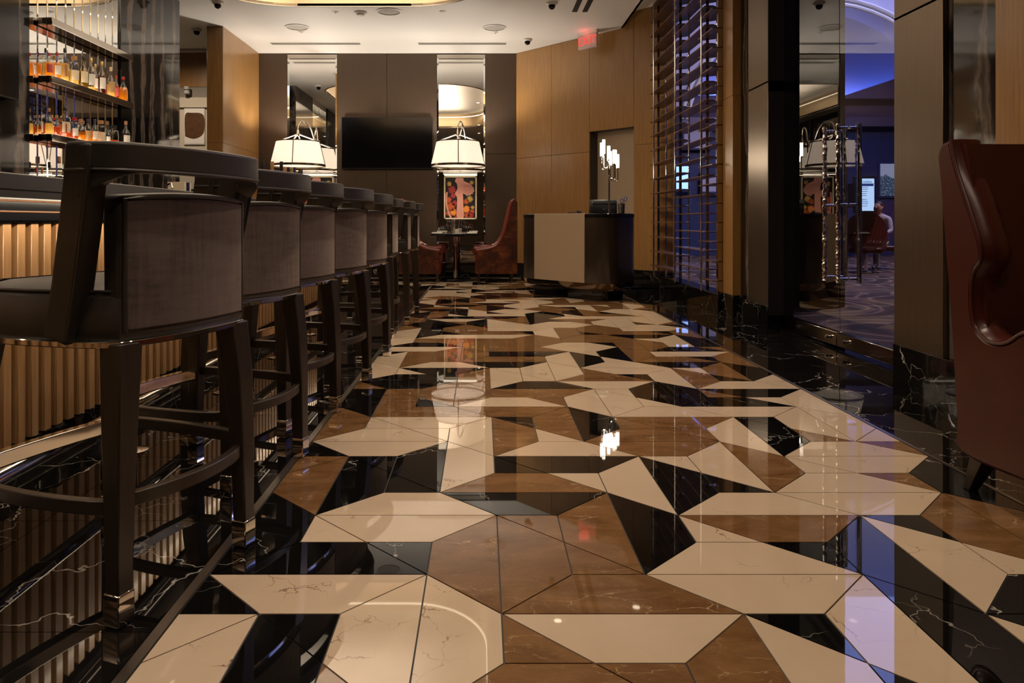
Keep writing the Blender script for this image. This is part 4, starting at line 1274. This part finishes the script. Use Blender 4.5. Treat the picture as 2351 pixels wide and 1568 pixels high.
MB().rings([pr(-.005, .995), pr(.006, 1.0), pr(.006, 1.035), pr(-.002, 1.042)]).build('top_slab', 'black_gloss', t, smooth=True)
MB().box(.0, .83, -.014, .02, .215, 1.046).build('front_panel', 'greige', t, bevel=.002, seg=1)
p0 = pod(.93, .33)
t = thing('candle_lamp', 'chrome lamp of glowing glass tubes standing on the podium', 'lamp', (p0.x, p0.y, 1.0432))
px_ = p0.y / F
MB().lathe([(.07, 0), (.07, .008), (.02, .016)], 20).build('base', 'chrome', t, smooth=True)
MB().tube([(0, 0, .01), (0, 0, .42)], .013, 10).build('pole', 'chrome', t, smooth=True)
tubes = [(-17, 328, 0), (-11, 320, .04), (-2, 336, -.03), (4, 347, .04), (10, 345, -.04), (15, 344, .03), (19, 355, -.02)]
for k, (du, vt, dy) in enumerate(tubes):
    x = du * px_; zt = H + (V0 - vt) * px_ - 1.042; zb = zt - .165
    g = MB().tube([(x, dy, zb), (x, dy, zt)], .019, 12).build('glass_tube', 'frosted_tube', t, smooth=True)
    MB().tube([(x, dy, zb + .015), (x, dy, zt - .05)], .012, 8).build('bulb', 'bulb', g, smooth=True)
    low = zb - .16 - .02 * (k % 3)
    arm = smoothpath([(x, dy, zb + .01), (x, dy, low + .03), (x * .8, dy * .8, low), (x * .3, dy * .3, low + .01), (0, 0, low + .06), (0, 0, .41)], 5)
    MB().tube(arm, .0055, 6).build('arm', 'chrome', t, smooth=True)
    MB().tube([(x, dy, zb - .012), (x, dy, zb + .012)], .018, 10).build('socket', 'chrome', t, smooth=True)
lamp('POINT', 'candle_light', (p0.x, p0.y, 1.042 + .66), 26, (1, .84, .64), shadow_soft_size=.07)
p1 = pod(.72, .47)
t = thing('desk_printer', 'black box shaped printer on the podium behind the lamp', 'printer', (p1.x, p1.y, 1.0432))
MB().rings([[(a, b, z) for a, b in rrect(-.165 - g, .165 + g, -.10 - g, .10 + g, .035, 4)] for g, z in ((-.004, 0), (0, .01), (0, .15), (-.012, .172))]).build('case', 'black_plastic', t, smooth=True)
MB().box(-.15, .15, -.103, -.099, .12, .126).build('paper_slot', 'black_gloss', t)
MB().box(-.02, .02, -.104, -.1, .05, .06).build('badge', 'chrome', t)
p2 = pod(1.03, .44)
t = thing('pen_cup', 'black mesh pen cup beside the printer', 'cup', (p2.x, p2.y, 1.0432))
MB().lathe([(.038, 0), (.042, .12), (.039, .12), (.035, .006), (.002, .006)], 16).build('cup', 'black_plastic', t, smooth=True)
for zz in range(6):
    MB().lathe([(.0405 + zz * .0006, .01 + zz * .018), (.0415 + zz * .0006, .014 + zz * .018), (.0405 + zz * .0006, .018 + zz * .018)], 16, cap=False).build('mesh_ring', 'steel', t, smooth=True)
t2 = thing('scissors', 'blue handled scissors standing in the pen cup', 'scissors', (p2.x, p2.y, 1.05))
for s in (-1, 1):
    ring = [(.028 + s * .022 + .016 * math.cos(a), 0, .155 + s * .012 + .028 * math.sin(a)) for a in [2 * PI * k / 14 for k in range(14)]]
    MB().tube(ring, .005, 6, closed=True).build('handle', 'blue_plastic', t2, smooth=True)
    MB().tube([(.026 + s * .012, 0, .13), (-s * .004, 0, .012)], [.006, .002], 6).build('blade', 'steel', t2, smooth=True)
p3 = pod(.48, .22)
t = thing('phone', 'black handheld phone lying on the podium', 'phone', (p3.x, p3.y, 1.0432), prz)
MB().box(-.10, .07, -.035, .035, 0, .018).build('body', 'black_plastic', t, bevel=.006)
MB().box(-.09, .0, -.028, .028, .018, .020).build('screen', 'screen_black', t)
MB().tube([(.03, 0, .018), (.06, 0, .035), (.10, 0, .02)], .012, 8).build('stand', 'black_plastic', t, smooth=True)

# exit sign under the ceiling before the wood wall
es = A0 + AD * wallu(1371) + AN * .22
t = thing('exit_sign', 'glowing red EXIT sign hanging from the ceiling', 'sign', (es.x, es.y, CEIL - .255), math.atan2(AD.y, AD.x))
fy = ly
MB().box(-.175, .175, -.022, .022, .0, .215).build('body', 'exit_face', t, bevel=.003, seg=1)
MB().box(-.19, .19, -.035, .035, .215, .2545).build('canopy', 'white_plastic', t, bevel=.003, seg=1)
mw = Matrix.Translation((0, fy * .0225, .108)) @ (Matrix.Rotation(PI, 4, 'Z') if fy > 0 else Matrix.Identity(4)) @ Matrix.Rotation(PI / 2, 4, 'X')
text_mesh('lettering', 'EXIT', .172, 'exit_red', t, mw, .003)
lamp('POINT', 'exit_glow', tuple(es + AN * .1 + Vector((0, 0, CEIL - .05))), .35, (1, .08, .06), shadow_soft_size=.08)

# ------------------------------------------------------------------ WING CHAIR in the right foreground
X0 = 1.685; WC = .382
t = thing('wing_chair', 'oxblood leather wing chair in the right foreground', 'armchair', (X0 + WC, 2.2, 0))
front = [(2.605, 1.244), (2.568, 1.133), (2.497, .983), (2.44, .84), (2.481, .771), (2.493, .682), (2.475, .592), (2.423, .554), (2.365, .549), (2.312, .565), (2.246, .604), (2.10, .640), (1.90, .635), (1.80, .60), (1.775, .52)]
back = [(1.79, .15), (2.2, .14), (2.545, .135), (2.572, .25), (2.60, .55), (2.635, .85), (2.668, 1.12), (2.678, 1.19), (2.655, 1.235)]
fs = smoothpath([(a - 2.2, b, 0) for a, b in front], 4)
outl = [(p.x, p.y) for p in fs] + [(p.x, p.y) for p in smoothpath([(a - 2.2, b, 0) for a, b in back], 4)]
for q in (-1, 1):
    xo = q * WC
    # outer leather face, slightly domed, and the rolled padding inside it
    mb = MB()
    c0 = (sum(p[0] for p in outl) / len(outl), sum(p[1] for p in outl) / len(outl))
    def lay(g, x): return [(x, a, b) for a, b in inset(outl, g)]
    area = sum(outl[i][0] * outl[(i + 1) % len(outl)][1] - outl[(i + 1) % len(outl)][0] * outl[i][1] for i in range(len(outl)))
    sg = 1 if area > 0 else -1
    def lay(g, x): return [(x, a, b) for a, b in inset(outl, g * sg)]
    mb.rings([lay(.012, xo), lay(.0, xo - q * .012), lay(.0, xo - q * .06)])
    mb.build('outer_side', 'oxblood_leather', t, smooth=True)
    MB().tube([(xo - q * .004, p.x, p.y) for p in fs], .0065, 8).build('piping', 'oxblood_leather', t, smooth=True)
    sect = [(.003, 0.0), (.022, .016), (.05, .024), (.08, .020), (.105, .0), (.12, -.04), (.128, -.10), (.13, -.15)]
    mb = MB(); m_ = len(sect)
    for i, p in enumerate(fs):
        tg = (fs[min(i + 1, len(fs) - 1)] - fs[max(i - 1, 0)]); tg = Vector((tg.x, tg.y, 0)).normalized(); nn = Vector((-tg.y, tg.x, 0)) * (-sg)
        w_ = min(1, .25 + i / 10)
        for dx, dn in sect:
            mb.v.append((xo - q * dx, p.x + nn.x * dn * w_, p.y + nn.y * dn * w_))
    for i in range(len(fs) - 1):
        for k in range(m_ - 1):
            a = i * m_ + k; mb.face([a, a + 1, a + m_ + 1, a + m_])
    mb.build('wing_roll', 'oxblood_leather', t, smooth=True)
    for yy, sy in ((2.50, 1), (1.86, -1)):
        MB().rings([sq(xo - q * .045, yy - 2.2 + .06 * sy, .001, .017), sq(xo - q * .065, yy - 2.2, .15, .034)]).build('leg', 'leg_wood', t, bevel=.003)
# back
R = []
for k in range(13):
    a = -1 + 2 * k / 12; x = a * (WC - .03); sag = .02 * (1 - a * a)
    R.append([(x, 2.55 - 2.2 + sag, .14), (x, 2.64 - 2.2 + sag, .85), (x, 2.675 - 2.2 + sag, 1.19), (x, 2.64 - 2.2 + sag, 1.232), (x, 2.56 - 2.2 + sag, 1.225), (x, 2.49 - 2.2 + sag * 2, .95), (x, 2.44 - 2.2 + sag * 2, .5), (x, 2.43 - 2.2, .30)])
MB().rings(R).build('back', 'oxblood_leather', t, smooth=True)
MB().box(-WC + .10, WC - .10, -.42, .24, .34, .50).build('seat_cushion', 'oxblood_leather', t, bevel=.05, seg=4)
MB().box(-WC + .05, WC - .05, -.40, .34, .15, .35).build('seat_base', 'oxblood_leather', t, bevel=.02)

# ------------------------------------------------------------------ LOUNGE BEYOND THE GLASS DOORS
struct(MB().box(2.75, 15, 2, 20.2, -.05, -.002).build('floor_lounge', 'swirl_carpet'))
struct(MB().box(2.75, 15, 20, 20.2, 0, 3.55).build('wall_lounge_back', 'navy_wall'))
struct(MB().prism_axis([(19.75, 3.55), (20.2, 3.55), (20.2, 4.22), (19.92, 4.22), (19.92, 4.38), (19.80, 4.40), (19.70, 4.30), (19.72, 4.0), (19.78, 3.8)], 2.75, 15, 'x').build('trim_3', 'purple_wall'))
struct(MB().box(2.75, 15, 20.3, 20.5, 4.2, 8.5).build('wall_lounge_cove', 'lavender_paint'))
struct(MB().box(2.75, 15, 2, 20.5, 8.5, 8.6).build('ceiling_lounge', 'lavender_paint'))
struct(MB().box(15, 15.2, 2, 20.5, 0, 8.6).build('wall_lounge_right', 'navy_wall'))
struct(MB().box(2.62, 15, 1.9, 2.0, 0, 8.6).build('wall_lounge_near', 'jamb_bronze'))
struct(MB().box(2.62, 2.75, 2, 20.2, 4.06, 8.6).build('wall_lounge_left', 'jamb_bronze'))
struct(MB().box(2.62, 2.75, 10.9, 20.2, 0, 4.06).build('wall_lounge_left_low', 'jamb_bronze'))
# arched ceiling rib
mb = MB(); rr_ = []
for k in range(25):
    a = PI * (.05 + .9 * k / 24); c, s = math.cos(a), math.sin(a)
    rr_.append([(8.3 + R1 * c, yy, 2.9 + R1 * s) for R1, yy in ((3.4, 17.6), (3.4, 18.4), (5.6, 18.4), (5.6, 17.6))])
mb.rings(rr_)
arch = struct(mb.build('trim_4', 'lavender_paint', smooth=True))
for R1 in (3.36, 3.5):
    MB().tube([(8.3 + R1 * math.cos(PI * (.05 + .9 * k / 24)), 17.56, 2.9 + R1 * math.sin(PI * (.05 + .9 * k / 24))) for k in range(25)], .05, 8).build('moulding', 'ceiling_paint', arch, smooth=True)
# dark sloping soffit in the cove
struct(MB().prism_axis([(9.5, 4.25), (13.5, 4.25), (13.5, 5.2), (11.3, 4.85)], 19.4, 19.7, 'y').build('trim_5', 'purple_wall'))
MBn = MB().box(3, 14.8, 20.02, 20.12, 4.27, 4.33).build('trim_6', 'neon_blue'); struct(MBn)
# dark partition behind the left door leaf
struct(MB().box(3.45, 4.02, 8.0, 8.3, 0, 4.3).build('wall_partition', 'jamb_bronze'))
lamp('AREA', 'lounge_blue', (9.5, 14, 8.2), 800, (.34, .42, 1.0), (0, 0, 0), shape='RECTANGLE', size=6, size_y=8)
lamp('AREA', 'lounge_warm', (9, 12, 7.5), 350, (1, .7, .45), (0, 0, 0), shape='DISK', size=2.0)
# lit panels seen through the louvre
for i, (u, v0, v1, wpx, m, lab) in enumerate([(1567, 378, 436, 30, 'window_blue', 'bright blue lit window seen through the slat screen'), (1632, 400, 440, 40, 'lavender_paint', 'pale panel seen through the slat screen near the wood post'), (1600, 250, 340, 60, 'lavender_paint', 'large grey lilac wall panel seen through upper slats')]):
    Y = 19.9; x = (u - U0) * Y / F; z0 = H + (V0 - v1) * Y / F; z1 = H + (V0 - v0) * Y / F; hw = wpx * Y / F / 2
    t = thing('lounge_panel', lab, 'panel', (x, Y, z0))
    MB().box(-hw, hw, 0, .06, 0, z1 - z0).build('panel_face', m, t)
    for a in ((-hw - .05, -hw), (hw, hw + .05)):
        MB().box(a[0], a[1], -.03, .06, -.05, z1 - z0 + .05).build('frame_bar', 'navy_wall', t)
    for a in ((-.05, 0), (z1 - z0, z1 - z0 + .05)):
        MB().box(-hw, hw, -.03, .06, a[0], a[1]).build('frame_bar', 'navy_wall', t)
# menu screen
Y = 18.2; x = (1987 - U0) * Y / F; z0 = H + (V0 - 484) * Y / F; hgt = 74 * Y / F; hw = 20 * Y / F
t = thing('menu_screen', 'glowing pale blue menu screen beyond the right door', 'screen', (x, Y, z0))
MB().box(-hw - .06, hw + .06, 0, .08, -.06, hgt + .06).build('bezel', 'black_plastic', t, bevel=.01)
MB().box(-hw, hw, -.006, 0, 0, hgt).build('display', 'screen_blue', t)
MB().box(-.1, .1, .08, 1.8, .1, hgt - .1).build('wall_mount', 'black_plastic', t)
rx = Matrix.Rotation(PI / 2, 4, 'X')
text_mesh('heading', 'shareables', .085, 'screen_ink', t, Matrix.Translation((-.02, -.008, hgt - .08)) @ rx, .001)
text_mesh('heading', 'sliders', .075, 'screen_ink', t, Matrix.Translation((-.06, -.008, hgt * .35)) @ rx, .001)
MB().box(-hw + .02, hw - .02, -.009, -.006, hgt - .19, hgt - .125).build('dark_band', 'screen_ink', t)
for k in (.27, .33, .40, .47, .53, .72, .78, .85):
    MB().box(-hw + .03, .06 - .02 * (int(k * 100) % 3), -.008, -.006, hgt * (1 - k) - .006, hgt * (1 - k) + .006).build('text_line', 'screen_ink', t)
# mural
Y = 19.93; x0, x1 = (2022 - U0) * Y / F, (2080 - U0) * Y / F
t = thing('mountain_picture', 'glowing mountain landscape picture beyond the right door', 'picture', ((x0 + x1) / 2, Y, H + 58 * Y / F))
MB().box(x0 - (x0 + x1) / 2, x1 - (x0 + x1) / 2, 0, .04, 0, 74 * Y / F).build('image', 'mountain_mural', t)
MB().box(x0 - (x0 + x1) / 2 - .05, x1 - (x0 + x1) / 2 + .05, .02, .068, -.05, 74 * Y / F + .05).build('frame', 'navy_wall', t)
# lounge chair and seated person
def lounge_chair(x, y, rz, lab):
    t = thing('swivel_chair', lab, 'chair', (x, y, 0), rz)
    R = []
    for k in range(13):
        a = PI * (.0 + k / 12); c, s = math.cos(a), math.sin(a); hz_ = .50 + .50 * math.sin(a) ** .7 + .12
        R.append([(.33 * c, .30 * s, .42), (.36 * c, .34 * s, hz_), (.31 * c, .29 * s, hz_), (.28 * c, .25 * s, .44)])
    MB().rings(R).build('shell', 'oxblood_leather', t, smooth=True)
    MB().prism(rrect(-.30, .30, -.30, .26, .12), .36, .47).build('seat', 'oxblood_leather', t, bevel=.03, seg=3)
    MB().tube([(0, 0, .03), (0, 0, .36)], .03, 12).build('column', 'chrome', t, smooth=True)
    MB().lathe([(.27, .001), (.27, .012), (.05, .035)], 24).build('base_disc', 'chrome', t, smooth=True)
    return t
lounge_chair(7.12, 13.4, PI - .5, 'red brown swivel chair on a chrome base beyond the right door')
lounge_chair(7.85, 14.3, PI * .4, 'swivel chair carrying the seated person beyond the glass door')

def person(x, y, rz):
    J = []; Ed = []; Rd = []
    def v(p, r, par=None):
        J.append(p); Rd.append(r)
        if par is not None: Ed.append((par, len(J) - 1))
        return len(J) - 1
    hip = v((0, 0, .56), (.16, .13)); wst = v((0, .01, .72), (.145, .11), hip); ch = v((0, .02, .90), (.165, .12), wst); sh = v((0, .02, 1.02), (.13, .09), ch)
    nk = v((0, 0, 1.10), (.055, .055), sh); jw = v((0, -.035, 1.155), (.06, .07), nk); hd = v((0, -.02, 1.235), (.078, .095), jw); cr = v((0, .0, 1.315), (.062, .075), hd)
    ns = v((0, -.125, 1.21), (.012, .014), hd)
    for s in (-1, 1):
        v((s * .09, -.0, 1.215), (.012, .022), hd)
        a = v((s * .19, .02, 1.0), (.06, .06), sh); e = v((s * .25, -.04, .76), (.045, .045), a); wr_ = v((s * .18, -.27, .70), (.03, .03), e); pm = v((s * .16, -.33, .69), (.036, .02), wr_)
        for k in range(4): 
            f1 = v((s * .16 + (k - 1.5) * .018, -.385 - .006 * (k in (1, 2)), .685), (.009, .009), pm); v((s * .16 + (k - 1.5) * .018, -.42 - .006 * (k in (1, 2)), .665), (.008, .008), f1)
        th = v((s * .125, -.35, .69), (.010, .010), pm); v((s * .11, -.38, .68), (.009, .009), th)
        l = v((s * .10, -.02, .54), (.095, .09), hip); k_ = v((s * .13, -.42, .52), (.065, .065), l); an = v((s * .13, -.44, .10), (.042, .045), k_); ft = v((s * .14, -.58, .04), (.04, .032), an)
    me = bpy.data.meshes.new('skeleton'); me.from_pydata(J, Ed, [])
    ob = bpy.data.objects.new('skeleton', me); C.objects.link(ob)
    sk = ob.modifiers.new('skin', 'SKIN'); sk.use_smooth_shade = True
    for i, d in enumerate(me.skin_vertices[0].data): d.radius = Rd[i]
    me.skin_vertices[0].data[0].use_root = True
    sb = ob.modifiers.new('sub', 'SUBSURF'); sb.levels = 2; sb.render_levels = 2
    dg = bpy.context.evaluated_depsgraph_get()
    m2 = bpy.data.meshes.new_from_object(ob.evaluated_get(dg)); m2.name = 'person'
    C.objects.unlink(ob); bpy.data.objects.remove(ob)
    m2.materials.clear()
    for m in ('skin', 'shirt', 'trousers', 'black_plastic'): m2.materials.append(M[m])
    for p in m2.polygons:
        c = p.center; i = 0
        if c.z < 1.08 and c.z > .60 and c.y > -.16: i = 1
        if c.z <= .62 and not (c.y < -.24 and c.z > .64): i = 2
        if c.z < .085: i = 3
        p.material_index = i; p.use_smooth = True
    o = bpy.data.objects.new('person', m2); C.objects.link(o)
    tag(o, 'seated person with dark hair and light grey shirt beyond the door', 'person')
    o.location = (x, y, 0); o.rotation_euler = (0, 0, rz)
    R = []
    for k in range(7):
        a = k / 6 * PI * .62; zz = 1.345 - .10 * (1 - math.cos(a)) * 1.15; q = .088 * math.sin(a) + .004
        R.append([(q * math.cos(2 * PI * i / 16) * .95, .012 + q * 1.12 * math.sin(2 * PI * i / 16) + (.02 if k > 3 else 0), zz + (.05 * max(0, -math.sin(2 * PI * i / 16)) if k > 3 else 0)) for i in range(16)])
    MB().rings(R).build('hair', 'hair', o, smooth=True)
    for s in (-1, 1):
        MB().lathe([(.002, -.008), (.008, 0), (.002, .008)], 8, (s * .032, -.105, 1.235)).build('eye', 'black_gloss', o, smooth=True)
    MB().box(-.022, .022, -.112, -.104, 1.168, 1.174).build('mouth', 'label_red', o)
person(7.85, 14.3, -.9)

# ------------------------------------------------------------------ ROOM LIGHTING: ceiling downlights added as fill, none of them in view
def fill_downlight(x, y, e, lab, size=1.5, z=CEIL, tilt=(0, 0)):
    t = thing('fill_downlight', lab, 'fill_downlight', (x, y, z), group='added fill downlights')
    MB().lathe([(.065, -.001), (.065, -.006), (.05, -.008), (.046, -.001)], 20, cap=False).build('trim_ring', 'white_plastic', t, smooth=True)
    MB().lathe([(.045, -.002), (.01, -.0025)], 16).build('lens', 'fill_lens_glow', t)
    l = lamp('SPOT', 'fill_beam', (x, y, z - .02), e, WARM, (tilt[0], tilt[1], 0), spot_size=size, spot_blend=.9, shadow_soft_size=.05)
for x, y, e, s, tl_ in [(.9, .6, 70, 1.9, 0), (.9, 2.4, 95, 1.9, 0), (.9, 4.6, 88, 1.9, 0), (.9, 6.6, 88, 1.9, 0), (.9, 8.6, 80, 1.9, 0),
                   (-3.2, 1.2, 70, 1.7, 0), (-2.2, 2.6, 70, 1.8, 0), (1.9, 8.9, 55, 1.4, 0), (-4.9, 11.0, 150, 2.95, 0), (-.5, -.8, 60, 1.9, 0), (-2.6, .3, 60, 1.9, 0),
                   (-.1, 1.2, 85, 1.15, .40), (-.1, 3.2, 85, 1.15, .40), (-.1, 5.2, 80, 1.15, .40), (-.1, 7.2, 70, 1.15, .40)]:
    fill_downlight(x, y, e, 'added unseen downlight in the ceiling', s, tilt=(0, tl_))
lamp('AREA', 'tray_fill', (-1.7, 6.1, CEIL + .06), 170, WARM, (PI, 0, 0), shape='RECTANGLE', size=2.2, size_y=5.2)  # added unseen area light facing up, bounced off the tray top
